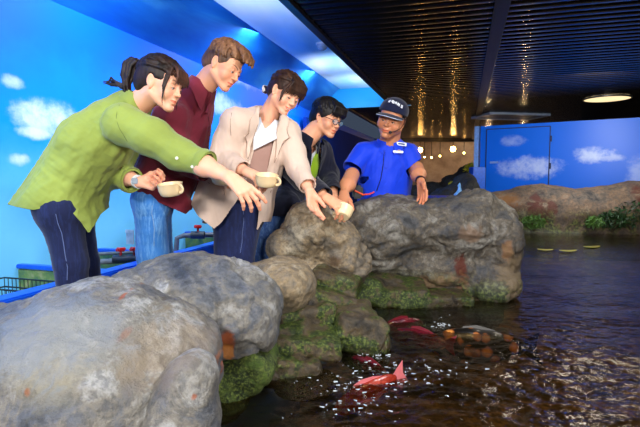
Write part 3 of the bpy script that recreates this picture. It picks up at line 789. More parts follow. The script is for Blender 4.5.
boulder('ledge', 'bright green mossy rock tucked under the rust stained boulder', [
    B(at(240, 366, 1.58), (.095, .14, .060), Rz(10, -34, 1), .02), (at(222, 392, 1.54), (.09, .12, .08), None, .04), (at(215, 360, 1.66), (.10, .12, .10), None, .04), (at(262, 352, 1.66), (.05, .12, .05), None, .04)], M_moss, h=.006, big=.02, fine=.016, seed=31)
boulder('ledge', 'wet rock shelf between the tan boulder and the stepped slabs', [
    B(at(320, 298, 2.15), (.14, .17, .045), Rz(20, 18, 1), .02), B(at(336, 282, 2.34), (.12, .16, .06), Rz(-10, 10, 1), .03)], M_low, h=.008, big=.02, fine=.014, crk=1, seed=35)
# far rim of the pool
F = Field()
for i, (px, py, Y) in enumerate([(470, 215, 6.9), (505, 218, 6.4), (540, 214, 6.3), (575, 216, 6.2), (610, 215, 6.15), (645, 212, 6.1), (690, 212, 6.1), (740, 212, 6.1), (800, 212, 6.0)]):
    F.ell(at(px, py, Y), (.42, .30, .30 + .02 * (i % 3)), .2)
    F.ell(at(px + 9, py + 26, Y), (.45, .45, .22), .15)
Vt, Fc = F.mesh(.024, pad=.08); Vt = relax(Vt, Fc, 2); N = vnormals(Vt, Fc)
Vt = Vt + N * (.09 * fbm(Vt, 1.6, 3, .5, 40) + .03 * fbm(Vt, 5, 4, .55, 41, True))[:, None]
o = mk('rock_rim', Vt, Fc, M_rim, None, org=V(4, 6.2, Vt[:, 2].min())); tag(o, 'long low brown rock rim across the far side of the pool', 'rock')
# dark rocks of the back room, left of the partition
M_bk = rock_mat('rock_back_dark', rgb(22, 22, 24), rgb(44, 44, 46), rgb(70, 68, 64), rgb(54, 50, 44), rough=.8, wet_z=-1)
boulder('boulder', 'dark rock mound in the back behind the big boulder, beside the blue box', [
    (at(464, 196, 6.0), (.16, .3, .26), Rz(0, 10, 1), .1), (at(446, 204, 6.0), (.22, .3, .20), None, .1), (at(462, 240, 6.0), (.3, .3, .45), None, .1)], M_bk, h=.022, big=.08, fine=.03, seed=50)
boulder('boulder', 'low black rocks along the foot of the far brown wall', [
    (at(432, 192, 9.5), (.5, .4, .16), None, .1), (at(456, 186, 9.5), (.28, .4, .20), None, .1), (at(470, 178, 9.5), (.26, .4, .24), None, .1), (at(445, 215, 9.5), (.8, .4, .45), None, .1)], M_bk, h=.03, big=.10, fine=.05, seed=53)

# ---- pool: bed and water
t = NT('pool_bed'); n = t.noise(7, 8, .65); n2 = t.noise(30, 5, .7)
c_ = t.ramp(t.math('ADD', t.math('MULTIPLY', n, .6), t.math('MULTIPLY', n2, .4)), [(.38, rgb(26, 18, 8)), (.5, rgb(84, 60, 30)), (.62, rgb(150, 116, 64))])
t.p(Base_Color=c_, Roughness=.6); t.bump(n, .6, .04); M_bed = t.m
n_ = 110
def grid(x0, x1, y0, y1, nx, ny, fz):
    xs, ys = np.linspace(x0, x1, nx), np.linspace(y0, y1, ny); X, Y = np.meshgrid(xs, ys, indexing='ij')
    P = np.stack([X.ravel(), Y.ravel(), np.zeros(X.size)], 1); P[:, 2] = fz(P)
    i = np.arange((nx - 1) * (ny - 1)); a = (i // (ny - 1)) * ny + i % (ny - 1)
    return P, np.stack([a, a + ny, a + ny + 1, a + 1], 1)
P, Fc = grid(-.75, 8.8, .3, 7.6, 160, 120, lambda P: .03 + .06 * fbm(P, 2.5, 3))
SHORE = ([.3, 1.2, 1.7, 2.1, 2.6, 2.95, 3.06, 6.7, 8], [-.5, -.5, -.35, -.1, .0, .35, 1.08, 2.15, 2.15])
def in_pool(P, F, m=0.0):
    k = (P[:, 0] > np.interp(P[:, 1], *SHORE) - m)[F].all(1); F = F[k]; u = np.unique(F); r = np.full(len(P), -1); r[u] = np.arange(len(u)); return P[u], r[F]
P, Fc = in_pool(P, Fc, .03)
c0, c1 = V(1.08, 3.14, .26), V(2.15, 6.72, .26); cd = unit(c1 - c0)
o = MB().box((c0 + c1) / 2 - V(.05, 0, 0), V(.07, np.linalg.norm(c1 - c0) / 2, .26), np.stack([V(cd[1], -cd[0], 0), cd, UP], 1), .02).build('trim_7', plain('pool_curb', rgb(78, 76, 72), .7)); tag(o, kind='structure')
o = mk('pool_bed', P, Fc, M_bed, org=V(2, 3, .03)); tag(o, kind='structure')
def waves(P):
    Q = P.copy(); Q[:, 2] = 0
    W_ = Q + .10 * np.stack([fbm(Q, 2.2, 2, seed=61), fbm(Q, 2.2, 2, seed=62), 0 * Q[:, 0]], 1)
    near = np.exp(-((P[:, 0] - .35) ** 2 + (P[:, 1] - 1.55) ** 2) / .55)
    far = 1 / (1 + (P[:, 1] / 4.5) ** 3)
    return WZ + far * (.020 * fbm(W_ * V(1, 1.5, 1), 3.0, 2, .5, 63) + (.009 + .020 * near) * fbm(W_ * V(1, 1.5, 1), 10, 4, .66, 64, True) + (.001 + .006 * near) * fbm(W_ * V(1, 1.3, 1), 34, 2, .6, 65)) + (1 - far) * .007 * fbm(W_ * V(1, 2.4, 1), 5, 3, .5, 66) * 1.4
def pool(x0, x1, y0, y1, nx, ny):
    return grid(x0, x1, y0, y1, nx, ny, waves)
xs = np.concatenate([np.arange(-.55, 2.0, .009), np.arange(2.0, 8.8, .035)]); ys = np.concatenate([np.arange(.45, 3.4, .009), np.arange(3.4, 7.4, .03)])
X, Y = np.meshgrid(xs, ys, indexing='ij'); P = np.stack([X.ravel(), Y.ravel(), np.zeros(X.size)], 1); P[:, 2] = waves(P)
nx, ny = len(xs), len(ys); i = np.arange((nx - 1) * (ny - 1)); a = (i // (ny - 1)) * ny + i % (ny - 1)
Fc = np.stack([a, a + ny, a + ny + 1, a + 1], 1); P, Fc = in_pool(P, Fc)
t = NT('pool_water'); t.n.remove(t.b)
fr = t.node('ShaderNodeFresnel'); fr.inputs['IOR'].default_value = 1.36
gl = t.node('ShaderNodeBsdfGlossy'); gl.inputs['Roughness'].default_value = .04; gl.inputs['Color'].default_value = (1, 1, 1, 1)
tr = t.node('ShaderNodeBsdfTransparent'); tr.inputs['Color'].default_value = (.72, .58, .36, 1)
df = t.node('ShaderNodeBsdfDiffuse'); df.inputs['Color'].default_value = rgb(30, 24, 10)
m0 = t.node('ShaderNodeMixShader'); m0.inputs[0].default_value = .20; t.l.new(tr.outputs[0], m0.inputs[1]); t.l.new(df.outputs[0], m0.inputs[2])
m1 = t.node('ShaderNodeMixShader'); t.l.new(fr.outputs[0], m1.inputs[0]); t.l.new(m0.outputs[0], m1.inputs[1]); t.l.new(gl.outputs[0], m1.inputs[2])
bp_ = t.node('ShaderNodeBump'); bp_.inputs['Strength'].default_value = .35; bp_.inputs['Distance'].default_value = .012
t.l.new(t.noise(28, 4, .6, t.coord((1, 1.6, 1)), .4), bp_.inputs['Height']); t.l.new(bp_.outputs[0], gl.inputs['Normal']); t.l.new(bp_.outputs[0], fr.inputs['Normal'])
t.l.new(m1.outputs[0], t.out.inputs[0])
o = mk('pool_water', P, Fc, t.m, org=V(1, 3, WZ)); tag(o, 'dark rippling brown water filling the rock pool', 'water', kind='stuff')

# ---- blue rimmed trough along the painted wall
M_blue = plain('blue_rim_paint', rgb(14, 84, 214), .32, noise_amt=.04, nscale=6)
t = NT('algae_panel'); n = t.noise(5, 7, .65, None, .5); n2 = t.noise(22, 5, .7)
t.p(Base_Color=t.mix(t.math('MULTIPLY', n2, .35), t.ramp(n, [(.32, rgb(24, 46, 36)), (.45, rgb(56, 104, 84)), (.56, rgb(110, 140, 70)), (.68, rgb(176, 170, 130))]), rgb(30, 50, 40)), Roughness=.5); M_alg = t.m
A_F = 1.76; ZR = .57
tr_ = empty('trough', rm(2.15, 3.5, 0)); tag(tr_, 'long blue rimmed display trough with algae green walls along the painted wall', 'tank')
f = MB(); f.box(rm(A_F, 4.6, ZR - .035), V(.045, 5.6, .035), RR, .008)
f.build('front_rim', M_blue, tr_)
f = MB(); f.box(rm(A_W - .03, 4.6, ZR - .01), V(.022, 5.6, .012), RR); f.build('back_rim', M_blue, tr_)
f = MB(); f.box(rm(A_W - .02, 4.6, ZR / 2 - .02), V(.012, 5.6, ZR / 2 - .01), RR); f.build('back_panel', M_alg, tr_)
f = MB(); f.box(rm(A_F, 4.6, ZR / 2 - .04), V(.015, 5.6, ZR / 2 - .04), RR); f.build('front_panel', M_blue, tr_)
for k, px in enumerate((48, 122, 200, 262)):
    # cross walls whose tops run straight across the room
    Y = at(px, 258, 1)[1]
    dpos = upix(px, A_W) - .30 - .05 * k
    x = MB(); x.box(rm((A_F + A_W) / 2, dpos, ZR / 2 - .03), V((A_W - A_F) / 2 - .03, .012, ZR / 2 - .035), RR); p_ = x.build('cross_wall', M_alg, tr_)
    MB().box(rm((A_F + A_W) / 2, dpos, ZR - .045), V((A_W - A_F) / 2 - .03, .022, .012), RR, .004).build('cross_rim', M_blue, p_)
f = MB(); f.box(rm((A_F + A_W) / 2, 4.6, ZR - .24), V((A_W - A_F) / 2 - .03, 5.6, .004), RR)
t = NT('trough_water'); t.p(Base_Color=rgb(18, 48, 52), Roughness=.06); t.bump(t.noise(14, 3), .25, .01)
f.build('trough_water', t.m, tr_)
# pipes with red valves
M_pipe = plain('grey_pipe', rgb(92, 100, 108), .4); M_red = plain('red_valve', rgb(214, 34, 24), .35)
def pipe(pts, label, valves, r=.017):
    pts = [np.array(p) for p in pts]; e = empty('water_pipe', pts[0]); tag(e, label, 'pipe')
    MB().tube(pts, r, 12).build('tube', M_pipe, e, smooth=True)
    for q in valves:
        q = np.array(q); b = MB(); b.tube([q - V(.045, 0, 0), q + V(.045, 0, 0)], r * 1.45, 12); vb = b.build('valve_body', plain('valve_dark', rgb(46, 54, 62), .4), e, smooth=True)
        m = MB(); m.tube([q + V(0, 0, .015), q + V(0, 0, .05)], .008, 8); m.box(q + V(0, 0, .058), V(.012, .034, .009), RR, .004); m.box(q + V(0, 0, .058), V(.026, .010, .011), RR, .004)
        m.build('valve_handle', M_red, vb)
pipe([at(96, 262, 2.9), at(118, 261, 2.9), at(166, 258, 2.95)], 'grey pipe with two red valves between the green and maroon shirted visitors', [at(121, 259, 2.86), at(134.5, 258.5, 2.86)])
pipe([at(98, 254, 3.25), at(130, 252.5, 3.25), at(172, 250, 3.3)], 'thin grey pipe behind the red valves', [], r=.012)
pipe([at(176, 252, 3.3), at(177, 238, 3.3), at(184, 235.5, 3.3), at(235, 234, 3.4)], 'bent grey pipe with one red valve behind the beige coat', [at(198, 235, 3.27)], r=.018)
lb = at(130, 237, 3.6); e = MB().box(lb, V(.032, .004, .055), RR).box(lb + V(0, -.006, .042), V(.034, .006, .012), RR).build('notice_card', plain('pale_card', rgb(150, 170, 196), .5), org=lb); tag(e, 'small pale card hung inside the trough left of the blue jeans', 'card')
# black wire basket
bc = at(18, 294, 2.2); e = empty('wire_basket', bc - V(0, 0, .05)); tag(e, 'black wire basket in the trough at the left edge', 'basket')
m = MB()
for z in (-.05, 0, .045):
    m.tube([bc + RR @ V(x, y, z) for x, y in ((-.2, -.1), (.2, -.1), (.2, .1), (-.2, .1), (-.2, -.1))], .004, 6)
m.build('rim_wires', M_blk, e)
m = MB()
for k in range(17): m.tube([bc + RR @ V(-.2 + .025 * k, -.1, .045), bc + RR @ V(-.2 + .025 * k, -.1, -.05), bc + RR @ V(-.2 + .025 * k, .1, -.05), bc + RR @ V(-.2 + .025 * k, .1, .045)], .0022, 5)
m.build('mesh_wires', M_blk, e)
# ------------------------------------------------------------------ people
def topx(P):
    P = np.asarray(P, float) - CAM; cp, sp = math.cos(PITCH), math.sin(PITCH)
    dy = P[:, 1] * cp - P[:, 2] * sp; dz = P[:, 1] * sp + P[:, 2] * cp
    return np.stack([320 + FPX * P[:, 0] / dy, 213.5 - FPX * dz / dy], 1)
def polyg(P, poly):
    """signed distance, in metres at the point's own depth, to the outline (positive inside)"""
    q = topx(P); n = len(poly); d = np.full(len(q), 1e9); ins = np.zeros(len(q), bool)
    for i in range(n):
        a, b = np.array(poly[i], float), np.array(poly[(i + 1) % n], float); ab = b - a
        t = np.clip((q - a) @ ab / (ab @ ab), 0, 1); d = np.minimum(d, np.linalg.norm(q - a - t[:, None] * ab, axis=1))
        c = ((a[1] > q[:, 1]) != (b[1] > q[:, 1])); xx = a[0] + (q[:, 1] - a[1]) / (b[1] - a[1] + 1e-12) * (b[0] - a[0]); ins ^= c & (q[:, 0] < xx)
    return np.where(ins, d, -d) * P[:, 1] / FPX
def patch(name, VF, poly, off, th, mat, parent, back=None, refine=True):
    """a piece of cloth lying on a garment, following its surface, cut to the outline"""
    Vt, F = VF; N = vnormals(Vt, F); g = polyg(Vt, poly)
    fc = -N[:, 1] * 0.02 + 0 * g
    if back is not None: g = np.minimum(g, back - Vt[:, 1])
    v, f = Vt + N * off, F
    v2, f2 = cut(v, f, g)
    if not len(f2): print('empty patch', name); return None
    v3, f3 = shell(v2, f2, th); return mk(name, v3, f3, mat, parent, sharp=.9)

def outline(VF, pts, off, r, mat, parent, name='edge_shade', back=None):  # thin dark tube that models the shade line along cloth edges and seams
    q = []
    for (x0, y0), (x1, y1) in zip(pts[:-1], pts[1:]):
        n = max(2, int(math.hypot(x1 - x0, y1 - y0) / 3))
        for k in range(n):
            p_, n_ = surf_pt(VF, x0 + (x1 - x0) * k / n, y0 + (y1 - y0) * k / n); q.append(p_ + n_ * off)
    q.append(surf_pt(VF, *pts[-1])[0] + surf_pt(VF, *pts[-1])[1] * off)
    q = np.array(q); 
    for _ in range(2): q[1:-1] = (q[:-2] + q[1:-1] * 2 + q[2:]) / 4
    MB().tube(list(q), r, 5).build(name, mat, parent)
def skin_mat(name, c):
    t = NT(name); n = t.noise(90, 4, .6); n1 = t.noise(9, 3)
    base = t.mix(t.math('MULTIPLY', n1, .25), c, tuple(x * y for x, y in zip(c[:3], (1.0, .86, .82))) + (1,))
    t.p(Base_Color=t.mix(1.0, base, t.tint(), 'MULTIPLY'), Roughness=.48); t.b.inputs['Specular IOR Level'].default_value = .35
    t.b.inputs['Subsurface Weight'].default_value = .12; t.b.inputs['Subsurface Scale'].default_value = .008
    t.b.inputs['Subsurface Radius'].default_value = (1, .35, .2); t.bump(n, .06, .001); return t.m
def hair_mat(name, dark, light, scale=1.0):
    t = NT(name); g = t.tint()
    n = t.noise(55, 5, .7, t.coord((1, 1, .16))); n2 = t.noise(26, 4, .6, t.coord((1, 1, 1)))
    c = t.ramp(t.math('ADD', t.math('MULTIPLY', n, .65), t.math('MULTIPLY', n2, .35)), [(.36, dark), (.56, tuple((a + b) / 2 for a, b in zip(dark, light))), (.68, light)])
    t.p(Base_Color=t.mix(1.0, c, g, 'MULTIPLY'), Roughness=.52); t.b.inputs['Specular IOR Level'].default_value = .28
    t.bump(t.math('ADD', n, t.math('MULTIPLY', n2, .5)), .5, .004); return t.m
def cloth_mat(name, c, var=.10, rough=.85, weave=260, streak=None):
    t = NT(name); n = t.noise(5, 5, .6); w = t.noise(weave, 2)
    d = tuple(x * (1 - var) for x in c[:3]) + (1,); l = tuple(min(1, x * (1 + var)) for x in c[:3]) + (1,)
    col = t.ramp(n, [(.35, d), (.65, l)])
    if streak:
        s = t.noise(70, 4, .7, t.coord((1, 1, .12))); col = t.mix(t.ramp(s, [(.48, (0, 0, 0, 1)), (.66, (1, 1, 1, 1))]), col, streak)
    t.p(Base_Color=col, Roughness=rough); t.b.inputs['Specular IOR Level'].default_value = .25; t.b.inputs['Sheen Weight'].default_value = .15
    t.bump(w, .15, .002); return t.m
SK_F = skin_mat('skin_fair', rgb(238, 178, 146)); SK_M = skin_mat('skin_fair_warm', rgb(230, 166, 130)); SK_T = skin_mat('skin_tan', rgb(210, 142, 104))
t = NT('eyeball'); t.p(Base_Color=t.tint(), Roughness=.12); M_eye = t.m
M_lash = plain('lashes', rgb(24, 16, 13), .6)
H_BLK = hair_mat('hair_black', rgb(12, 8, 7), rgb(62, 42, 34)); H_BRN = hair_mat('hair_brown', rgb(58, 34, 22), rgb(176, 128, 92)); H_DK = hair_mat('hair_dark_brown', rgb(22, 13, 10), rgb(88, 58, 44))
H_BLK2 = hair_mat('hair_jet', rgb(7, 6, 7), rgb(40, 34, 34))

class Person:
    def __init__(s, label, foot, cat='person'): s.parts = []; s.cols = []; s.label = label; s.foot = foot
    def add(s, VF, col=None):
        s.parts.append(VF); s.cols.append(col if col is not None else np.ones((len(VF[0]), 3)))
    def head(s, c, fwd, up, sc, neck, **k):
        s.hc, s.R, s.hs = np.array(c), frame(fwd, up), sc
        VF, col = make_head(c, s.R, sc, neck, **k); s.add(VF, col)
    def hand(s, wrist, fd, pn, elbow, side, sc=1.0, **k):
        VF, col = make_hand(wrist, fd, pn, elbow, side, sc, **k); s.add(VF, col)
    def core(s, F, h=.012):
        v, f = F.mesh(h); v = relax(v, f, 1); s.add((v - vnormals(v, f) * .024, f))
    def build(s, mat):
        v, f = join(s.parts); s.o = mk('person', v, f, mat, None, col=np.concatenate(s.cols), org=s.foot); tag(s.o, s.label, 'person'); return s.o
    def part(s, name, VF, mat, parent=None, **k): return mk(name, VF[0], VF[1], mat, parent or s.o, sharp=1.0, **k)
    def w(s, v): return xf(s.hc, s.R, s.hs)(v)
    def hair(s, F, mat, h=.0030, amp=.0022, tint=None, name='hair', seed=0):
        v, f = F.mesh(h); v = relax(v, f, 1); n = vnormals(v, f)
        v = v + n * (amp * fbm(v * V(1, 1, .35), 60, 3, .6, seed, True))[:, None]
        col = np.ones((len(v), 3)) if tint is None else tint(v)
        return mk(name, s.w(v), f, mat, s.o, col=col)

def neckcut(v, g, c, n, r=.10, off=0.0):
    c = np.array(c); d = np.linalg.norm(v - c, axis=1); return np.minimum(g, np.maximum(-((v - c) @ unit(n)) + off, (d - r) * .8))
def legs(F, pel, hips, knees, ankles, r=(.095, .062, .045), k=.03, wst=.13):
    for hp, kn, an in zip(hips, knees, ankles):
        F.cone(hp, kn, r[0], r[1], k); F.cone(kn, an, r[1], r[2], .02)
    F.cone(hips[0], hips[1], wst, wst, .05)
    if pel is not None:
        for hp in hips: F.cone(hp, pel, wst, wst, .03)
def shoes(p, ankles, fwd, mat):
    for a in ankles:
        a = np.array(a); F = Field(); b = V(a[0], a[1], 0)
        F.cone(b + V(0, 0, .045), b + fwd * .17 + V(0, 0, .035), .045, .035, .02); F.cone(b + V(0, 0, .045) - fwd * .05, b + V(0, 0, .09), .04, .045, .02); F.plane(b + V(0, 0, .0), (0, 0, -1))
        v, f = F.mesh(.008); mk('shoe', v, f, mat, p.o)
def legs_part(p, name, pel_, hips, knees, ankles, r, mat, wst=.13, h=.007, seed=0, amp=.004, extra=None):
    F = Field(); legs(F, pel_, hips, knees, ankles, r, wst=wst)
    if extra: extra(F)
    v, f = F.mesh(h); v = relax(v, f, 1); n = vnormals(v, f)
    e = sum(np.exp(-(np.linalg.norm(v - np.array(k), axis=1) / .13) ** 2) for k in knees)
    v = v + n * (amp * fbm(v * V(1, 1, 3.2), 9, 3, .6, seed) + .004 * e * fbm(v * V(.7, .7, 5), 9, 2, .5, seed + 1, True))[:, None]
    p.legsVF = (v, f); return mk(name, v, f, mat, p.o)
def seam_line(p, pts, r, mat):
    q = [surf_pt(p.legsVF, *a)[0] + V(0, -.0005, 0) for a in pts]; MB().tube(q, r, 6).build('seam', mat, p.o)
def collar(name, c, up, fwd, r0, r1, hgt, drop, pt, mat, parent, gap=20, sc=(1, 1)):
    """turned down shirt collar round the neck; pt = how far the front points reach"""
    R = frame(fwd, up); n = 40; rows = []
    for i in range(n + 1):
        a = math.radians(gap + (360 - 2 * gap) * i / n); fr = max(0, math.cos(a)) ** 2
        dx, dy = math.sin(a) * sc[0], math.cos(a) * sc[1]
        prof = [(r0 - .004, -.010), (r0, hgt), (r0 + .006, hgt + .002), (r1, -drop - pt * fr), (r1 - .007, -drop - pt * fr + .002), (r0 + .001, hgt - .006)]
        rows.append([np.array(c) + R @ V(dx * r, dy * r - fr * .010, z - fr * .018) for r, z in prof])
    m = len(rows[0]); vs = [p for r_ in rows for p in r_]
    f = [(i * m + k, i * m + (k + 1) % m, (i + 1) * m + (k + 1) % m, (i + 1) * m + k) for i in range(n) for k in range(m)]
    f += [tuple(range(m))[::-1], tuple(n * m + k for k in range(m))]
    o = mk(name, np.array(vs), f, mat, parent, smooth=False); return o
def buttons(name, pts, n, r, mat, parent):
    for p in pts: MB().lathe([(.0001, .003), (r * .9, .003), (r, 0), (r, -.002)], p, frame(unit(np.cross(n, V(0, 0, 1))), n), n=14).build(name, mat, parent, smooth=True)
def surf_pt(VF, px, py):
    """front-most point of a surface at a pixel"""
    v, f = VF; q = topx(v); d = np.hypot(q[:, 0] - px, q[:, 1] - py); m = d < max(1.2, d.min() + .3); i = np.argwhere(m)[:, 0]; j = i[np.argmin(v[i, 1])]
    return v[j], vnormals(v, f)[j]
def cup(c, up, hdir, label, r=.050, hgt=.052):
    """cream cup with a small ring handle"""
    R = frame(hdir, up); base = np.array(c)
    e = empty('cup', base - R[:, 2] * hgt / 2); tag(e, label, 'cup', 'cream cups held by the visitors')
    prof = [(.0001, -hgt / 2), (r * .70, -hgt / 2), (r * .82, -hgt / 2 + .005), (r * .95, -.002), (r, hgt / 2 - .003), (r * 1.03, hgt / 2), (r * .97, hgt / 2 + .001), (r * .93, hgt / 2 - .004), (r * .86, 0), (r * .70, -hgt / 2 + .010), (.0001, -hgt / 2 + .008)]
    MB().lathe(prof, base, R, n=36).build('bowl', M_cup, e, smooth=True)
    pts = []
    for k in range(13):
        a = math.radians(-100 + 200 * k / 12); pts.append(base + R @ V(0, r * .92 + .016 * math.cos(a) + .004, .004 + .016 * math.sin(a)))
    MB().tube(pts, .0042, 8, flat=1.5).build('handle', M_cup, e, smooth=True)
    MB().lathe([(.0001, hgt * .12), (r * .88, hgt * .12)], base, R, n=30).build('food', plain('fish_food', rgb(214, 178, 120), .8, noise_amt=.15, nscale=120), e)
M_cup = plain('cream_melamine', rgb(238, 210, 164), .35, noise_amt=.02)
M_btn = plain('pearl_button', rgb(220, 220, 210), .3); M_shoe = plain('shoe_dark', rgb(40, 38, 38), .6)

# ================= 1: green shirt =================
p = Person('person in a loose green shirt and dark jeans leaning forward with one arm stretched out', V(at(68, 200, 2.1)[0], 2.1, 0))
hc = at(160.5, 84.5, 2.0); nk = at(134, 109, 2.06)
p.head(hc, (.93, -.20, -.30), (.24, .02, .97), .87, nk, neck_r=.050, jaw=.92, smile=.2, nose=.6, cheek=1.05)
sR, eR, wR = at(126, 122, 1.95), at(178, 154, 1.90), at(229, 177, 1.80)
p.hand(wR, (.74, -.16, -.62), (.30, -.80, .62), eR, -1, .98, curls=[(12, 16, 10), (24, 22, 14), (30, 26, 16), (30, 28, 16)], spread=7, thumb=(30, 12, 8), elbow_r=.041)
sL, eL, wL = at(132, 120, 2.26), at(112, 172, 2.26), at(139, 182, 2.12)
p.hand(wL, (.97, -.10, -.10), (.05, .70, -.62), eL, 1, .95, curls=[(45, 50, 25), (48, 50, 25), (50, 50, 25), (52, 50, 25)], spread=1, thumb=(28, 20, 15), elbow_r=.040)
pel, wst, che = at(62, 200, 2.12), at(80, 165, 2.12), at(106, 134, 2.10)
F = Field(); F.chain([pel, wst, che, at(124, 113, 2.08)], [.09, .10, .105, .07], .05); F.cone(sR, sL, .05, .05, .05)
hips = [at(60, 208, 2.04), at(72, 208, 2.22)]; knees = [at(71, 262, 2.04), at(83, 262, 2.24)]; ank = [V(-1.06, 2.06, .08), V(-1.04, 2.28, .08)]
legs(F, None, hips, knees, ank, (.07, .055, .04), wst=.07); p.core(F)
p.build(SK_F)
eyes(p.o, p.hc, p.R, p.hs, .75, M_eye, M_lash, look=0)
M_green = cloth_mat('green_cotton', rgb(138, 152, 70), .09)
F = Field(); ax = V(.15, 1, 0)
F.chain([at(57, 206, 2.12), at(69, 188, 2.12), at(84, 164, 2.12), at(101, 142, 2.11), at(114, 126, 2.10), at(127, 111, 2.08)], [.142, .138, .134, .126, .106, .066], .04, ax=ax, sc=1.15)
F.ell(at(92, 143, 2.10), (.13, .15, .11), .05)
F.chain([at(56, 208, 2.12), at(46, 222, 2.12)], [.142, .150], .03, ax=ax, sc=1.15)
F.chain([at(70, 205, 2.12), at(84, 232, 2.10)], [.135, .10], .05, ax=ax, sc=1.3)
F.chain([sR + V(-.01, 0, -.01), at(152, 137, 1.92), eR, at(206, 164, 1.855)], [.084, .068, .056, .048], .045)
F.chain([sL + V(-.03, 0, -.02), at(118, 150, 2.27), eL + V(.01, 0, 0)], [.09, .075, .062], .05); F.chain([eL, at(131, 180, 2.16)], [.060, .054], .03)
F.cone(at(122, 112, 2.08), at(133, 105, 2.07), .072, .064, .03); F.cone(at(133, 105, 2.07), at(142, 98, 2.05), .062, .056, .02)
v, f = F.mesh(.0055); v = relax(v, f, 2); n = vnormals(v, f)
axt = unit(che - pel); dsp = folds(unit(V(.5, 0, .25)), 2.2, 11, .016, 3)(v) + folds(axt, 1.6, 13, .012, 6, True)(v) + folds(unit(V(.8, -.1, -.55)), 2, 18, .009, 8, True)(v)
d_, t_ = dist_seg(v, sR, wR); dsp = np.where(d_ < .10, dsp * .55, dsp)
v = v + n * dsp[:, None]
hx = [-6, 15, 33, 48, 62, 74, 84, 89, 94, 101, 112, 300]; hy = [200, 206.5, 210, 207, 202, 214, 226, 233, 226, 214, 205, 205]
q = topx(v); g = (np.interp(q[:, 0], hx, hy) - q[:, 1]) * v[:, 1] / FPX
g = np.where(q[:, 0] > 116, .05, g)
we = at(206, 164, 1.855); g = neckcut(v, g, we, wR - eR, .12, .008)
wl = at(131.5, 180, 2.16); g = neckcut(v, g, wl, wL - eL, .085, .004)
g = neckcut(v, g, at(138.5, 101.5, 2.06), V(.66, 0, .75), .11)
G1 = cut(v, f, g); p.part('shirt', shell(*G1, .004), M_green)
M_gshade = plain('green_edge_shade', rgb(92, 104, 44), .8)
outline(G1, [(120, 104), (116, 116), (119, 130), (127, 142)], .0005, .0012, M_gshade, p.o)
# rolled cuffs
for c_, a_, r_ in ((we, unit(wR - eR), .049), (wl, unit(wL - eL), .050)):
    R = frame(np.cross(a_, V(0, 0, 1)), a_)
    MB().lathe([(r_ - .006, -.004), (r_ + .002, -.006), (r_ + .005, -.002), (r_ + .006, -.034), (r_ + .002, -.040), (r_ - .004, -.038)], c_ + a_ * .010, R, n=30).build('rolled_cuff', M_green, p.o, smooth=True)
collar('collar', at(138, 103.5, 2.055), (.58, 0, .81), (.80, -.25, -.55), .058, .080, .028, .014, .045, M_green, p.o, gap=14)
buttons('sleeve_button', [surf_pt(G1, 177, 168)[0], surf_pt(G1, 193, 175)[0]] if False else [surf_pt(G1, 176, 158)[0] + V(0, -.001, 0), surf_pt(G1, 192, 167)[0] + V(0, -.001, 0)], V(0, -1, -.1), .0062, M_btn, p.o)
M_jeanD = cloth_mat('dark_denim', rgb(20, 28, 64), .16, streak=rgb(30, 42, 86))
legs_part(p, 'jeans', pel, hips, knees, ank, (.088, .068, .048), M_jeanD, wst=.095, seed=21)
M_seam = plain('seam', rgb(90, 106, 150), .8)

seam_line(p, [(56, 214), (59, 224), (62, 234), (64, 245), (66, 256), (67, 268), (67, 280)], .0016, M_seam)
shoes(p, ank, V(.7, -.7, 0), M_shoe)
# watch
a_ = unit(V(*wL) - eL); R = frame(np.cross(a_, V(0, 0, 1)), a_); wc = wL - a_ * .006
M_white = plain('white_plastic_strap', rgb(236, 236, 236), .35)
wt = MB().lathe([(.0270, -.011), (.0295, -.011), (.0295, .011), (.0270, .011)], wc, R @ np.diag([1.0, 1, 1]), n=30).build('watch', M_white, p.o, smooth=True)
MB().box(wc + V(-.004, -.030, .004), V(.014, .0045, .013), None, .003).build('watch_face', plain('watch_glass', rgb(150, 160, 170), .15), wt)
cup(at(170.5, 189.5, 2.035), (.06, -.22, 1), (.9, -.45, 0), 'cream cup held by the hand with a white watch', r=.052)
# hair: pulled back into a looped ponytail, wispy fringe
rng = np.random.RandomState(1); F = Field()
F.ell((0, -.022, .036), (.0825, .104, .092), 0); F.ell((0, -.075, -.01), (.066, .052, .062), .03)
F.ell((0, .105, -.030), (.075, .070, .082), .012, None, 'd')
for q in (-1, 1): F.ell((q * .085, .018, -.035), (.05, .036, .052), .010, None, 'd')
for q in (-1, 1): F.ell((q * .094, -.008, .000), (.03, .020, .034), .006, None, 'd')
F.plane((0, -.05, -.062), (0, .25, -1), .01)
hair_clumps(F, rng, 60, lambda r: V(r.uniform(-.9, .9), .75 + r.uniform(-.3, .2), .55 + r.uniform(-.4, .5)), lambda r: V(r.normal() * .12, -1, .12 + r.normal() * .1), (.0060, .0045), (.008, .011))
# fringe and long side locks
for k in range(13):
    x = -.045 + .0075 * k; F.chain([(x * .8, .055, .105), (x, .090, .082), (x * 1.12, .106, .050), (x * 1.18, .106 + rng.uniform(-.003, .003), .020 + rng.uniform(-.008, .01))], [.007, .007, .0055, .002], .004)
for q in (-1, 1):
    F.chain([(q * .045, .060, .085), (q * .068, .070, .04), (q * .071, .066, -.01), (q * .068, .068, -.06), (q * .066, .082, -.100)], [.007, .006, .0042, .003, .0012], .003)
    F.chain([(q * .050, .055, .085), (q * .073, .058, .04), (q * .074, .058, -.01), (q * .066, .066, -.05)], [.006, .005, .0035, .0015], .003)
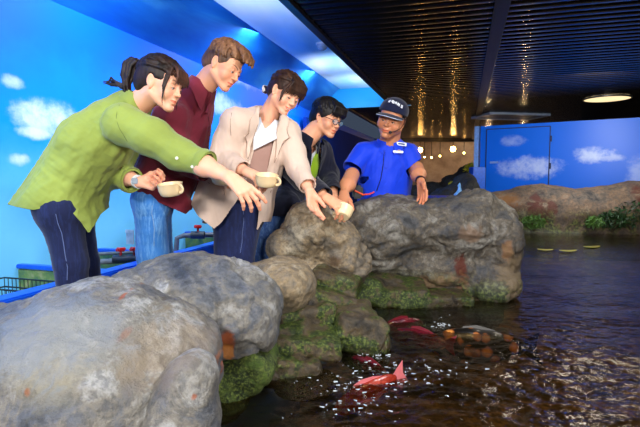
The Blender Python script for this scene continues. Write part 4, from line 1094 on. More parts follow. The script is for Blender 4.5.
# ponytail: tie, loop up and back, then loose ends
F.cone((0, -.115, .045), (0, -.135, .052), .020, .016, .01)
for k in range(26):
    j = rng.normal(size=3) * V(.010, .006, .006); u = rng.uniform(.85, 1.12)
    F.chain([V(0, -.125, .048) + j * .3, V(0, -.165 * u, .070) + j, V(0, -.185 * u, .045) + j * 1.2, V(0, -.180 * u, -.005) + j * 1.3, V(0, -.165, -.055) + j * 1.2, V(0, -.150, -.085) + j], [.0075, .0085, .008, .0075, .006, .004], .004)
for k in range(12):
    j = rng.normal(size=3) * V(.012, .006, .006)
    F.chain([V(0, -.160, -.030) + j * .5, V(0, -.185, -.062) + j, V(0, -.225 - rng.uniform(0, .03), -.060 + rng.normal() * .008) + j, V(0, -.262 - rng.uniform(0, .03), -.070 + rng.normal() * .010) + j], [.006, .005, .004, .0012], .002)
def tint1(v):
    m = (np.clip((v[:, 1] - .055) / .04, 0, 1) * np.clip((v[:, 2] + .02) / .05, 0, 1))[:, None]; return 1 + m * V(2.6, 1.7, 1.2)
p.hair(F, H_BLK, tint=tint1, seed=3)
MB().lathe([(.017, -.008), (.0215, -.005), (.0215, .005), (.017, .008)], p.w(V(0, -.128, .050)), p.R @ np.stack([V(1, 0, 0), V(0, .25, .97), V(0, -.97, .25)], 1), n=20).build('hair_tie', M_blk, p.o, smooth=True)

# ================= 2: maroon shirt =================
p = Person('tall person with swept brown hair in a maroon shirt and light blue jeans', V(at(155, 200, 2.5)[0], 2.5, 0))
hc = at(223.5, 66.5, 2.35); nk = at(200, 92, 2.42)
p.head(hc, (.80, -.34, -.52), (.50, -.04, .86), .90, nk, neck_r=.054, jaw=1.0, smile=.1, nose=1.1)
sR, eR, wR = at(171, 118, 2.34), at(176, 160, 2.38), at(208, 171, 2.24)
p.hand(wR, (.95, -.15, -.10), (.0, -.55, .83), eR, -1, 1.0, curls=[(35, 35, 20), (40, 35, 20), (42, 35, 20), (45, 35, 20)], thumb=(30, 15, 10))
sL, eL, wL = at(192, 115, 2.66), at(196, 165, 2.66), at(210, 196, 2.62)
p.hand(wL, (.2, -.3, -.9), (.6, .6, .2), eL, 1, 1.0)
pel, che = at(158, 198, 2.50), at(183, 135, 2.50)
F = Field(); F.chain([pel, at(168, 170, 2.5), che, at(192, 105, 2.48)], [.09, .10, .12, .08], .05); F.cone(sR, sL, .055, .055, .05)
hips = [at(151, 200, 2.42), at(155, 203, 2.58)]; knees = [at(152.5, 252, 2.44), at(158, 252, 2.64)]; ank = [V(-.88, 2.46, .08), V(-.78, 2.7, .08)]
legs(F, None, hips, knees, ank, (.07, .055, .04), wst=.07); p.core(F); p.build(SK_M)
eyes(p.o, p.hc, p.R, p.hs, .75, M_eye, M_lash)
M_mar = cloth_mat('maroon_cotton', rgb(116, 34, 50), .10)
F = Field(); ax = V(.3, 1, 0)
F.chain([at(156, 204, 2.5), at(164, 180, 2.5), at(172, 155, 2.5), at(182, 130, 2.5), at(191, 106, 2.48), at(197, 96, 2.44)], [.145, .142, .138, .130, .10, .072], .05, ax=ax, sc=1.12)
F.cone(at(194, 100, 2.45), at(204, 84, 2.40), .072, .060, .03); F.cone(at(162, 195, 2.46), at(180, 206, 2.42), .12, .06, .05)
F.chain([sR, at(171, 140, 2.36), eR, at(204, 170, 2.26)], [.088, .074, .064, .050], .04)
F.chain([sL, eL, at(206, 188, 2.63)], [.085, .066, .052], .04)
F.cone(at(150, 215, 2.5), at(165, 215, 2.5), .12, .12, .03)
v, f = F.mesh(.006); v = relax(v, f, 2); n = vnormals(v, f)
v = v + n * (folds(unit(V(.25, 0, .9)), 2, 13, .012, 13)(v) + folds(unit(V(.6, 0, .5)), 2, 20, .009, 16, True)(v))[:, None]
q = topx(v); hx = [0, 130, 146, 160, 186, 190, 300]; hy = [186, 188, 196, 203, 214, 210, 196]
g = (np.interp(q[:, 0], hx, hy) - q[:, 1]) * v[:, 1] / FPX
g = neckcut(v, g, at(202, 87, 2.41), V(.5, 0, .85), .12)
g = neckcut(v, g, at(205, 170.5, 2.26), wR - eR, .10)
G2 = cut(v, f, g); p.part('shirt', shell(*G2, .004), M_mar)
collar('collar', at(201.5, 89, 2.41), (.50, 0, .86), (.80, -.50, -.40), .066, .092, .034, .020, .060, M_mar, p.o, gap=12)
0 and patch('placket', G2, [(206, 108), (211, 110), (214, 125), (214, 165), (209, 165), (208, 125)], .004, .004, M_mar, p.o)
outline(G2, [(206, 104), (209, 116), (211, 130), (211, 150), (209, 166)], .001, .0012, plain('maroon_edge_shade', rgb(52, 16, 26), .8), p.o, 'placket_shade')
M_jeanL = cloth_mat('light_denim', rgb(62, 128, 206), .12, streak=rgb(112, 168, 226))
legs_part(p, 'jeans', pel, hips, knees, ank, (.084, .078, .055), M_jeanL, wst=.085, seed=25, amp=.006)
seam_line(p, [(152, 206), (153, 214), (154, 222), (154.5, 230), (154.5, 238), (154, 246)], .0018, plain('seam_light', rgb(140, 176, 214), .8))
shoes(p, ank, V(.7, -.7, 0), M_shoe)
cup(at(222, 178, 2.12), (.05, -.2, 1), (.75, -.6, -.2), 'cream cup partly hidden behind the outstretched bare forearm', r=.050)
rng = np.random.RandomState(2); F = Field()
F.ell((0, -.020, .040), (.083, .104, .092), 0); F.ell((0, -.070, -.015), (.066, .055, .055), .03)
F.ell((0, .110, -.034), (.080, .078, .085), .010, None, 'd')
for q in (-1, 1): F.ell((q * .092, .022, -.045), (.05, .038, .052), .010, None, 'd')
for q in (-1, 1): F.ell((q * .096, -.008, .000), (.03, .020, .034), .006, None, 'd')
F.plane((0, -.05, -.055), (0, .35, -1), .01)
hair_clumps(F, rng, 70, lambda r: V(r.uniform(-.5, .5), -.5 + r.uniform(-.3, .5), .9), lambda r: V(r.uniform(-.9, .9), .85 + r.uniform(-.2, .1), .50 + r.uniform(-.15, .3)), (.0075, .0065), (.012, .020), segs=5)
hair_clumps(F, rng, 50, lambda r: V(r.choice([-1, 1]) * r.uniform(.3, .6), -.3 + r.uniform(-.4, .5), .8), lambda r: V(r.choice([-1, 1]) * 1, -.1 + r.uniform(-.6, .7), .10 + r.uniform(-.1, .2)), (.0070, .0050), (.012, .012), segs=5)
for k in range(22):   # quiff that juts forward over the forehead
    x = rng.uniform(-.055, .055); z0 = rng.uniform(-.006, .010)
    F.chain([(x * .8, .020, .130 + z0), (x, .070, .122 + z0), (x * 1.05, .108, .102 + z0), (x * 1.1 + rng.normal() * .004, .128 + rng.uniform(-.008, .006), .074 + z0 + rng.normal() * .004)], [.010, .011, .009, .003], .005)
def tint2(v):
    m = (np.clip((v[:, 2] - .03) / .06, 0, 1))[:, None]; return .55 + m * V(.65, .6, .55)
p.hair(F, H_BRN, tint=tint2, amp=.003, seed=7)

# ================= 3: beige coat =================
p = Person('person in a long open beige coat over a white top, dark hair tied low', V(at(240, 205, 2.45)[0], 2.45, 0))
hc = at(284.5, 93.5, 2.48); nk = at(267, 119, 2.52)
p.head(hc, (.60, -.62, -.50), (.42, -.08, .90), .85, nk, neck_r=.049, jaw=.95, smile=1.0, nose=.6, open_=.0025, cheek=1.1)
sR, eR, wR = at(236, 124, 2.36), at(222, 158, 2.36), at(247, 172, 2.19)
p.hand(wR, (.72, -.45, -.30), (.10, -.45, .88), eR, -1, .92, curls=[(50, 50, 25), (55, 50, 25), (58, 50, 25), (60, 50, 25)], spread=1, thumb=(25, 20, 20))
sL, eL, wL = at(286, 134, 2.50), at(298, 168, 2.42), at(309.5, 191, 2.27)
p.hand(wL, (.22, -.22, -.95), (-.62, .72, -.32), eL, 1, .88, curls=[(14, 14, 8), (20, 16, 10), (26, 20, 12), (30, 22, 12)], spread=2, thumb=(20, 8, 4))
pel, che = at(240, 208, 2.50), at(261, 148, 2.47)
F = Field(); F.chain([pel, at(250, 178, 2.48), che, at(263, 128, 2.47)], [.085, .085, .10, .060], .05); F.cone(sR, sL, .045, .045, .05)
hips = [at(228, 212, 2.46), at(248, 212, 2.52)]; knees = [at(226, 258, 2.42), at(242, 262, 2.42)]; ank = [V(-.50, 2.5, .08), V(-.40, 2.5, .08)]
legs(F, None, hips, knees, ank, (.065, .05, .04), wst=.07); p.core(F); p.build(SK_F)
eyes(p.o, p.hc, p.R, p.hs, .85, M_eye, M_lash)
MB().box(p.w(V(0, .0985, -.0605)), V(.0125, .002, .0022) * p.hs, p.R, .001).build('teeth', plain('teeth', rgb(245, 240, 232), .2, noise_amt=0), p.o)
M_beige = cloth_mat('beige_wool', rgb(214, 188, 170), .07); M_wh = cloth_mat('white_jersey', rgb(218, 220, 226), .03); M_mauve = cloth_mat('dusty_mauve', rgb(164, 128, 116), .07)
# white top
F = Field(); ax = unit(sL - sR)
F.chain([at(249, 185, 2.48), at(256, 160, 2.46), at(262, 143, 2.46), at(265, 134, 2.465)], [.098, .104, .100, .070], .05, ax=ax, sc=1.25)
F.cone(at(252, 132, 2.44), at(279, 134, 2.50), .056, .056, .05)
v, f = F.mesh(.005); v = relax(v, f, 2); n = vnormals(v, f); v = v + n * (folds(unit(V(.5, 0, .6)), 2, 16, .006, 23)(v))[:, None]
neckline = [(258, 100), (261.5, 121), (265, 129), (270, 125), (276, 118), (283, 100)]
g = np.maximum(-polyg(v, neckline), (v[:, 1] - 2.50)); g = neckcut(v, g, at(267, 116, 2.48), V(.2, 0, 1), .11)
q = topx(v); T3 = cut(v, f, np.minimum(np.minimum(g, (q[:, 0] - 253.5) * .005), (150 - (q[:, 0] - 254) * .5 - q[:, 1]) * .005)); p.part('white_top', shell(*T3, .003), M_wh)
F = Field(); F.chain([at(244, 205, 2.50), at(250, 180, 2.48), at(257, 152, 2.465)], [.112, .100, .104], .05, ax=ax, sc=1.22)
v, f = F.mesh(.006); v = relax(v, f, 2); n = vnormals(v, f); v = v + n * (folds(V(.2, 0, 1), 2, 15, .006, 24)(v))[:, None]
q = topx(v); g = np.minimum((q[:, 1] - (147 - (q[:, 0] - 254) * .5)), 200 - q[:, 1]) * .005; p.part('skirt_panel', shell(*cut(v, f, g), .003), M_mauve)
# coat
F = Field()
F.chain([at(263, 129, 2.48), at(258, 150, 2.49), at(247, 175, 2.50), at(236, 205, 2.50), at(228, 232, 2.50)], [.085, .124, .130, .150, .175], .05, ax=ax, sc=1.25)
F.cone(at(264, 120, 2.49), at(268, 106, 2.52), .078, .060, .03); F.cone(at(263, 124, 2.47), sR, .078, .070, .05); F.cone(at(268, 126, 2.48), sL, .078, .070, .05)
F.chain([sR, at(227, 142, 2.37), eR, at(243, 170, 2.215)], [.074, .064, .058, .044], .035)
F.chain([sL, at(293, 152, 2.46), eL, at(308, 187, 2.29)], [.070, .060, .052, .042], .035)
F.chain([at(225, 190, 2.48), at(212, 218, 2.46)], [.13, .11], .05)
v, f = F.mesh(.0055); v = relax(v, f, 2); n = vnormals(v, f)
v = v + n * (folds(unit(V(-.25, 0, 1)), 1.4, 12, .009, 33)(v) + folds(unit(V(-.2, 0, 1)), 2.5, 20, .008, 36, True)(v))[:, None]
opening = [(258, 90), (259, 112), (256, 135), (254, 150), (249, 168), (245, 186), (236, 202), (222, 222), (215, 231), (214, 262), (248, 262), (252, 240), (257, 233), (260, 205), (266, 180), (272, 150), (276, 132), (280, 118), (287, 90)]
g = np.maximum(-polyg(v, opening), (v[:, 1] - 2.50) * .9)
q = topx(v); hx = [0, 190, 198, 214, 222, 240, 256, 262, 400]; hy = [196, 203, 216, 229, 222, 225, 233, 222, 215]
g = np.minimum(g, (np.interp(q[:, 0], hx, hy) - q[:, 1]) * .005)
g = neckcut(v, g, at(243.5, 171, 2.213), wR - eR, .075); g = neckcut(v, g, at(307.0, 186.5, 2.295), wL - eL, .09)
g = neckcut(v, g, at(267.5, 109, 2.52), V(.25, -.35, 1), .12)
C3 = cut(v, f, g); p.part('coat', shell(*C3, .005), M_beige)
lapR = [(259, 107), (262, 110), (253, 137), (249, 160), (246, 160), (247, 143), (243, 136), (248, 133), (249, 120)]
lapL = [(276, 112), (281, 110), (288, 120), (287, 134), (291, 138), (284, 142), (279, 152), (274, 162), (276, 142)]
patch('lapel', C3, lapR, .012, .006, M_beige, p.o, back=2.5); patch('lapel', C3, lapL, .012, .006, M_beige, p.o, back=2.55)
M_bshade = plain('beige_edge_shade', rgb(140, 112, 96), .8)
outline(C3, lapR[1:6] + [lapR[6], lapR[7]], .013, .0013, M_bshade, p.o); outline(C3, lapL[1:8], .013, .0013, M_bshade, p.o)
outline(C3, [(208, 183), (226, 190), (224, 195)], .008, .0013, M_bshade, p.o); outline(C3, [(232, 112), (229, 122), (231, 136)], .001, .0012, M_bshade, p.o)
patch('pocket_flap', C3, [(208, 183), (226, 190), (224, 195), (206, 188)], .009, .005, M_beige, p.o, back=2.5)
legs_part(p, 'jeans', pel, hips, knees, ank, (.080, .058, .045), M_jeanD, wst=.085, seed=27)
seam_line(p, [(243, 204), (244, 212), (244, 222), (243, 232), (242, 242), (241, 252)], .0013, M_seam)
shoes(p, ank, V(.6, -.8, 0), M_shoe)
cup(at(266.5, 180.5, 2.10), (.08, -.20, 1), (.93, -.35, -.15), 'cream cup held in front of the open beige coat', r=.050)
rng = np.random.RandomState(3); F = Field()
F.ell((0, -.022, .038), (.083, .103, .090), 0); F.ell((0, -.070, -.015), (.066, .055, .062), .03)
F.ell((0, .108, -.030), (.072, .076, .084), .010, None, 'd')
for q in (-1, 1): F.ell((q * .088, .022, -.040), (.05, .036, .052), .010, None, 'd')
for q in (-1, 1): F.ell((q * .096, -.008, .000), (.03, .020, .034), .006, None, 'd')
F.plane((0, -.05, -.070), (0, .15, -1), .01)
hair_clumps(F, rng, 60, lambda r: V(r.uniform(-.9, .9), .65 + r.uniform(-.5, .2), .75 + r.uniform(-.4, .3)), lambda r: V(r.normal() * .15, -1, -.42 + r.normal() * .1), (.0058, .0045), (.008, .010))
for k in range(20):
    x = -.062 + .0065 * k; F.chain([(x * .7, .045, .116), (x * .95, .085, .090), (x * 1.12, .102 - abs(x) * .25, .055), (x * 1.22, .103 - abs(x) * .35 + rng.uniform(-.002, .004), .026 + rng.uniform(-.006, .008) - abs(x) * .25)], [.007, .0065, .0055, .002], .004)
for q in (-1, 1):
    for j in range(3): F.chain([(q * .045, .065, .095), (q * (.070 + .002 * j), .070 - .006 * j, .050), (q * (.074 + .002 * j), .070 - .005 * j, .005), (q * (.070 + .004 * j), .078, -.035 - .006 * j)], [.006, .005, .0038, .0015], .002)
for k in range(16):
    j = rng.normal(size=3) * V(.010, .006, .008)
    F.chain([V(0, -.110, -.035) + j * .4, V(0, -.140, -.045) + j, V(0, -.172, -.052 + rng.normal() * .006) + j], [.009, .007, .003], .004)
p.hair(F, H_DK, seed=11)
sc_ = p.w(V(0, -.168, -.048)); F = Field()
for k in range(9): F.ell(V(.013 * math.cos(k * .7), rng.normal() * .004, .013 * math.sin(k * .7)) , (.010, .009, .010), .006)
v, f = F.mesh(.002); mk('scrunchie', sc_ + v @ p.R.T, f, plain('white_scrunchie', rgb(235, 228, 226), .7), p.o)

# ================= 4: navy jacket, glasses =================
p = Person('person with black hair and glasses in a navy jacket bending over the rocks', V(at(275, 205, 2.950)[0], 2.95, 0))
hc = at(326.5, 119, 2.800); nk = at(304, 143, 2.800)
p.head(hc, (.72, -.58, -.30), (.34, -.12, .93), .86, nk, neck_r=.056, jaw=1.06, smile=.5, nose=.7, open_=.0015, cheek=1.1)
sR, eR, wR = at(284, 150, 2.760), at(303, 178, 2.520), at(326, 198, 2.310)
p.hand(wR, (.75, -.40, -.42), (.10, -.50, .86), eR, -1, .98, curls=[(35, 40, 20), (42, 42, 20), (46, 42, 20), (50, 42, 20)], spread=2, thumb=(28, 15, 15))
sL, eL, wL = at(318, 152, 2.980), at(328, 175, 3.000), at(334, 197, 2.780)
p.hand(wL, (.3, -.5, -.6), (.2, .1, 1), eL, 1, 1.0)
pel, che = at(272, 200, 2.980), at(296, 165, 2.940)
F = Field(); F.chain([pel, at(284, 182, 3.040), che, at(304, 150, 2.840)], [.09, .11, .12, .075], .05); F.cone(sR, sL, .055, .055, .05)
hips = [at(274, 205, 2.840), at(290, 206, 3.000)]; knees = [at(262, 243, 2.700), at(284, 250, 2.900)]; ank = [V(-.42, 2.82, .08), V(-.20, 3.0, .08)]
legs(F, None, hips, knees, ank, (.07, .055, .04), wst=.07); p.core(F); p.build(SK_M)
eyes(p.o, p.hc, p.R, p.hs, .55, M_eye, M_lash)
ax = unit(sL - sR); M_navy = cloth_mat('navy_cotton', rgb(13, 16, 36), .14); M_blackc = cloth_mat('black_cotton', rgb(12, 13, 20), .1)
F = Field(); F.chain([at(285, 190, 3.020), at(297, 166, 2.920), at(304, 152, 2.840)], [.105, .115, .078], .05, ax=ax, sc=1.2)
v, f = F.mesh(.006); v = relax(v, f, 2); g = -((v - at(306, 146, 2.820)) @ unit(nk - che)) + .01
T4 = cut(v, f, g); p.part('tshirt', shell(*T4, .003), M_wh)
M_lime = cloth_mat('lime_print', rgb(170, 214, 30), .05)
F = Field()
F.chain([at(276, 196, 2.940), at(286, 180, 3.020), at(297, 164, 2.930), at(304, 151, 2.850)], [.130, .134, .134, .095], .05, ax=ax, sc=1.25)
F.cone(at(305, 151, 2.830), at(312, 135, 2.790), .078, .060, .03); F.cone(at(305, 149, 2.830), sR, .080, .072, .05); F.cone(at(305, 149, 2.830), sL, .080, .072, .05); F.cone(at(283, 192, 3.000), at(283, 210, 2.800), .12, .125, .05)
F.chain([sR, at(291, 164, 2.560), eR, at(324, 196.5, 2.325)], [.086, .070, .062, .047], .035)
F.chain([sL, eL, at(333, 193, 2.790)], [.086, .066, .050], .035)
v, f = F.mesh(.006); v = relax(v, f, 2); n = vnormals(v, f); v = v + n * (folds(unit(V(.4, 0, .8)), 2, 14, .010, 43)(v) + folds(unit(V(.2, 0, .9)), 2, 20, .008, 46, True)(v))[:, None]
opn = [(312, 110), (310, 139), (312, 150), (311, 166), (308, 182), (312, 190), (318, 176), (321, 162), (322, 146), (322, 138), (326, 110)]
g = np.maximum(-polyg(v, opn), v[:, 1] - 3.04)
g = neckcut(v, g, at(310, 139, 2.790), V(.42, -.1, .9), .12)
g = neckcut(v, g, at(323.5, 196.5, 2.325), wR - eR, .09); g = neckcut(v, g, at(333, 193, 2.790), wL - eL, .09)
q = topx(v); g = np.where((q[:, 0] < 300) & (v[:, 1] > 2.6), np.minimum(g, (216 - q[:, 1]) * .005), g)
C4 = cut(v, f, g); p.part('jacket', shell(*C4, .005), M_navy)
g_ = patch('lime_print', T4, [(313, 158), (319, 148), (323, 150), (320, 168), (312, 184), (308, 178)], .002, .002, M_lime, p.o)
collar('collar', at(309, 139, 2.780), (.34, -.1, .93), (.75, -.6, -.35), .064, .084, .026, .012, .045, M_navy, p.o, gap=26)
legs_part(p, 'jeans', pel, hips, knees, ank, (.100, .075, .052), cloth_mat('blue_denim', rgb(56, 88, 150), .14, streak=rgb(96, 132, 186)), wst=.10, seed=29, amp=.006)
shoes(p, ank, V(.7, -.7, 0), M_shoe)
cup(at(343, 212.5, 2.29), (.25, .62, .72), (-.6, .5, -.2), 'cream cup tipped over the peaked rock, held by the person with glasses', r=.046)
rng = np.random.RandomState(4); F = Field()
F.ell((0, -.020, .042), (.088, .106, .094), 0); F.ell((0, -.070, -.015), (.072, .055, .060), .03)
F.ell((0, .108, -.040), (.076, .078, .086), .010, None, 'd')
for q in (-1, 1): F.ell((q * .092, .020, -.048), (.05, .036, .052), .010, None, 'd')
for q in (-1, 1): F.ell((q * .098, -.008, -.004), (.03, .020, .030), .006, None, 'd')
F.plane((0, -.05, -.060), (0, .3, -1), .01)
cr = lambda r: V(r.normal() * .15, -.45 + r.normal() * .12, .9)
hair_clumps(F, rng, 110, cr, lambda r: (lambda a: V(math.sin(a), math.cos(a), .20 + (.22 if math.cos(a) > .4 else -.05) + r.normal() * .06))(r.uniform(-math.pi, math.pi)), (.0080, .0042), (.012, .016), segs=6)
for k in range(16):
    x = -.066 + .0085 * k; F.chain([(x * .7, .045, .122), (x * .95, .090, .092), (x * 1.06, .107 - abs(x) * .25, .055), (x * 1.1, .107 - abs(x) * .35, .030 + rng.uniform(-.006, .008))], [.009, .0085, .007, .0022], .004)
p.hair(F, H_BLK2, amp=.003, seed=17)
# glasses: dark rims, pale blue light on clear lenses
gl_ = MB(); R = p.R; w = p.w
for q in (-1, 1):
    pts = [w(V(q * .0335 + .0235 * math.cos(a) * (1 + .12 * math.cos(2 * a)), .1065 - .12 * abs(.0235 * math.cos(a) * q + .0335 - .01) * .8, .0 + .0185 * math.sin(a))) for a in np.linspace(0, 2 * math.pi, 25)]
    gl_.tube(pts, .0019, 6)
    gl_.tube([w(V(q * .058, .100, .006)), w(V(q * .078, .075, .008)), w(V(q * .080, .0, .010)), w(V(q * .079, -.020, -.006))], .0018, 6)
gl_.tube([w(V(-.011, .107, .004)), w(V(0, .110, .007)), w(V(.011, .107, .004))], .0016, 6)
G = gl_.build('glasses', plain('glasses_rim', rgb(24, 40, 60), .25), p.o, smooth=True)
t = NT('lens'); t.p(Base_Color=rgb(180, 220, 240), Roughness=.03, Alpha=.28); M_lens = t.m
for q in (-1, 1):
    vs = [w(V(q * .0335, .1045, 0))] + [w(V(q * .0335 + .0225 * math.cos(a) * (1 + .12 * math.cos(2 * a)), .1060 - .12 * abs(.0235 * math.cos(a) * q + .0335 - .01) * .8, .0175 * math.sin(a))) for a in np.linspace(0, 2 * math.pi, 24, endpoint=False)]
    mk('lens', np.array(vs), [(0, 1 + k, 1 + (k + 1) % 24) for k in range(24)], M_lens, G)

# ================= 5: staff in blue =================
p = Person('person in a bright blue polo shirt and navy cap behind the dark boulder', V(at(385, 200, 3.0)[0], 3.0, 0))
hc = at(392, 119, 2.88); nk = at(389, 144, 2.98)
p.head(hc, (-.42, -.88, -.24), (.24, -.16, .95), .94, nk, neck_r=.058, jaw=1.1, smile=.5, nose=.6, cheek=1.2)
sR, eR, wR = at(364, 153, 2.98), at(352, 175, 2.90), at(344, 193, 2.76)
p.hand(wR, (-.15, -.50, -.62), (-.30, -.45, .70), eR, -1, .95, curls=[(25, 25, 15), (28, 25, 15), (32, 25, 15), (34, 25, 15)], spread=4, thumb=(35, 10, 5), elbow_r=.046)
sL, eL, wL = at(409, 154, 3.02), at(416, 168, 3.0), at(420.5, 181, 2.80)
p.hand(wL, (.06, -.50, -.86), (.80, .55, -.28), eL, 1, .92, curls=[(12, 12, 8), (14, 12, 8), (16, 12, 8), (18, 14, 8)], spread=1, thumb=(32, 12, 5), elbow_r=.046)
pel, che = at(385, 220, 3.06), at(386, 168, 3.03)
F = Field(); F.chain([pel, at(385, 195, 3.05), che, at(388, 152, 3.01)], [.13, .13, .13, .075], .05); F.cone(sR, sL, .06, .06, .05)
hips = [pel + V(-.09, 0, -.05), pel + V(.09, 0, -.05)]; knees = [V(hips[0][0], 3.05, .48), V(hips[1][0], 3.05, .48)]; ank = [V(hips[0][0], 3.12, .08), V(hips[1][0], 3.12, .08)]
legs(F, None, hips, knees, ank, (.075, .06, .045), wst=.07); p.core(F); p.build(SK_T)
eyes(p.o, p.hc, p.R, p.hs, .75, M_eye, M_lash, look=.001)
M_polo = cloth_mat('royal_blue_polyester', rgb(8, 58, 214), .06, rough=.6); ax = unit(sL - sR)
F = Field(); F.chain([at(384, 225, 3.06), at(384, 200, 3.05), at(385, 178, 3.04), at(386, 162, 3.03), at(388, 149, 3.01)], [.140, .132, .134, .122, .080], .05, ax=ax, sc=1.16)
F.cone(at(388, 150, 3.01), sR, .070, .058, .03); F.cone(at(388, 150, 3.01), sL, .070, .054, .03)
F.chain([sR, at(350, 172, 2.94)], [.068, .064], .02); F.chain([sL, at(414, 166, 3.0)], [.064, .058], .02)
v, f = F.mesh(.006); v = relax(v, f, 2); n = vnormals(v, f); v = v + n * (folds(unit(V(.1, 0, 1)), 2, 12, .011, 53)(v) + folds(unit(V(.5, 0, .8)), 2, 18, .008, 56, True)(v))[:, None]
q = topx(v); g = neckcut(v, np.full(len(v), .5), at(389, 140.5, 2.99), V(0, -.15, 1), .12); g = neckcut(v, g, at(352, 168, 2.94), eR - sR, .12); g = neckcut(v, g, at(416, 163, 3.0), eL - sL + V(.03, 0, 0), .11)
vn = [(385, 130), (386, 139), (389.5, 148), (393, 140), (396, 130)]; g = np.minimum(g, np.maximum(-polyg(v, vn), v[:, 1] - 2.98))
C5 = cut(v, f, g); p.part('polo_shirt', shell(*C5, .004), M_polo)
F = Field(); F.cone(at(388, 158, 3.01), at(389, 147, 2.995), .105, .070, .03, ax=ax, sc=1.1); v, f = F.mesh(.006)
p.part('undershirt', cut(v, f, -((v - at(389, 143.5, 2.97)) @ V(0, 0, 1))), M_blackc)
collar('collar', at(389, 142.5, 2.975), (0, -.18, 1), (-.05, -1, -.1), .066, .094, .020, .018, .042, M_polo, p.o, gap=18)
patch('placket', C5, [(386, 150), (389, 151), (388, 168), (384, 168)], .006, .003, M_polo, p.o, back=3.02)
M_badge = plain('badge_white', rgb(226, 230, 236), .3, noise_amt=.02); M_ink = plain('badge_ink', rgb(40, 60, 120), .5)
def on_cloth(name, VF, cx, cy, wid, hgt, th, mat, parent, rot=0):
    pnt, nn = surf_pt(VF, cx, cy); nn = unit(V(.05, -1, .12)); m_ = np.linalg.norm(VF[0] - pnt, axis=1) < wid * .6; pnt = pnt + nn * max(0, ((VF[0][m_] - pnt) @ nn).max()); r = V(1, .05, 0); r = unit(r - nn * (r @ nn)); u = np.cross(r, -nn); u = u if u[2] > 0 else -u
    c, s_ = math.cos(rot), math.sin(rot); r2 = r * c + u * s_; u2 = -r * s_ + u * c
    R = np.stack([r2, -nn, u2], 1); o = MB().box(pnt + nn * (th + .006), V(wid / 2, th + .002, hgt / 2), R, .0015).build(name, mat, parent); return o, pnt + nn * (2 * th + .0080), R
b1, c1, R1 = on_cloth('name_badge', C5, 401, 144.5, .062, .020, .002, M_badge, p.o, -.12)
b2, c2, R2 = on_cloth('name_badge', C5, 398.5, 152.3, .062, .014, .002, M_badge, p.o, -.05)
def marks(c, R, glyphs, wid, hgt, mat, parent, name='lettering', dep=.0008, bend=0.0):
    """small block letters from strokes on a 3x5 grid"""
    L = {'A': '010101111101101', 'Q': '111101101111001', 'U': '101101101101111', 'R': '110101110101101', 'I': '010010010010010', 'M': '101111111101101', 'K': '101101110101101', 'Y': '101101010010010', 'O': '111101101101111', 'S': '111100111001111', 'N': '111101101101101', 'T': '111010010010010', 'E': '111100110100111', 'W': '101101111111101', 'D': '110101101101110', 'H': '101101111101101', 'G': '111100101101111'}
    m = MB(); n = len(glyphs); cw = wid / n
    for i, ch in enumerate(glyphs):
        for k, b in enumerate(L[ch]):
            if b == '1':
                x = (i + .5) * cw - wid / 2 + (k % 3 - 1) * cw * .26; z = hgt * (.4 - .2 * (k // 3))
                yy = 0.0
                m.box(np.array(c) + R @ V(x, -bend * x * x, z), V(cw * .135, dep, hgt * .105), R)
    return m.build(name, mat, parent)
MB().box(c1, V(.020, .0012, .0045), R1).build('badge_strip', M_ink, b1); MB().box(c2 + R2 @ V(.004, 0, .0085), V(.008, .0015, .0030), R2).build('badge_emblem', plain('tan_emblem', rgb(190, 140, 90), .4), b2)
legs_part(p, 'trousers', pel, hips, knees, ank, (.105, .078, .06), M_blackc, wst=.13, seed=31)
shoes(p, ank, V(0, -1, 0), M_shoe)
# wrist band, waist pouch with orange strap
a_ = unit(wL - eL); MB().lathe([(.0265, -.009), (.030, -.009), (.030, .009), (.0265, .009)], wL - a_ * .004, frame(np.cross(a_, V(0, 0, 1)), a_), n=26).build('wristband', M_blk, p.o, smooth=True)
po = at(357.5, 192, 2.90); e = MB().box(po, V(.032, .030, .040), None, .012).build('waist_pouch', plain('black_nylon', rgb(22, 22, 26), .6), p.o)
MB().tube([po + V(-.02, -.035, .01), po + V(.03, -.04, -.015), po + V(.07, -.02, -.012), po + V(.10, .0, 0)], .005, 8).build('strap', plain('orange_strap', rgb(232, 74, 24), .5), e, smooth=True)
# hair under the cap
F = Field(); F.ell((0, -.022, .030), (.0800, .100, .085), 0); F.ell((0, .110, -.03), (.09, .085, .12), .008, None, 'd')
for q in (-1, 1): F.ell((q * .090, .0, -.035), (.04, .034, .050), .008, None, 'd')
F.plane((0, -.05, -.045), (0, .3, -1), .01); p.hair(F, H_BLK2, seed=19)
M_cap = cloth_mat('cap_navy', rgb(16, 22, 52), .08)
F = Field(); F.ell((0, -.018, .050), (.088, .104, .080), 0); F.ell((0, .015, .060), (.080, .078, .066), .03); F.plane((0, 0, .034), (0, .30, -1), .004)
v, f = F.mesh(.003); CAPV = (p.w(v), f); cp_ = p.part('cap', CAPV, M_cap)
rows = []
for i in range(25):
    a = math.radians(-72 + 144 * i / 24); ca = math.cos(a)
    for j in range(7):
        s_ = j / 6; r = V(math.sin(a) * (.086 + .004 * s_), .072 * ca + .012 + s_ * .075 * max(0, ca) ** .7, .046 - s_ * .006 - .020 * math.sin(a) ** 2)
        rows.append(r)
vs = np.array(rows); i = np.arange(24 * 6); a = (i // 6) * 7 + i % 6; f = np.stack([a, a + 7, a + 8, a + 1], 1)
br = mk('brim', *(lambda VF: (p.w(VF[0]), VF[1]))(shell(vs, f, .004)), M_cap, cp_)
edge = [p.w(V(math.sin(a) * .0905, .072 * math.cos(a) + .013 + .075 * max(0, math.cos(a)) ** .7, .040 - .020 * math.sin(a) ** 2)) for a in np.radians(np.linspace(-68, 68, 25))]
MB().tube(edge, .0020, 6).build('brim_piping', plain('pale_piping', rgb(190, 200, 220), .6), cp_, smooth=True)
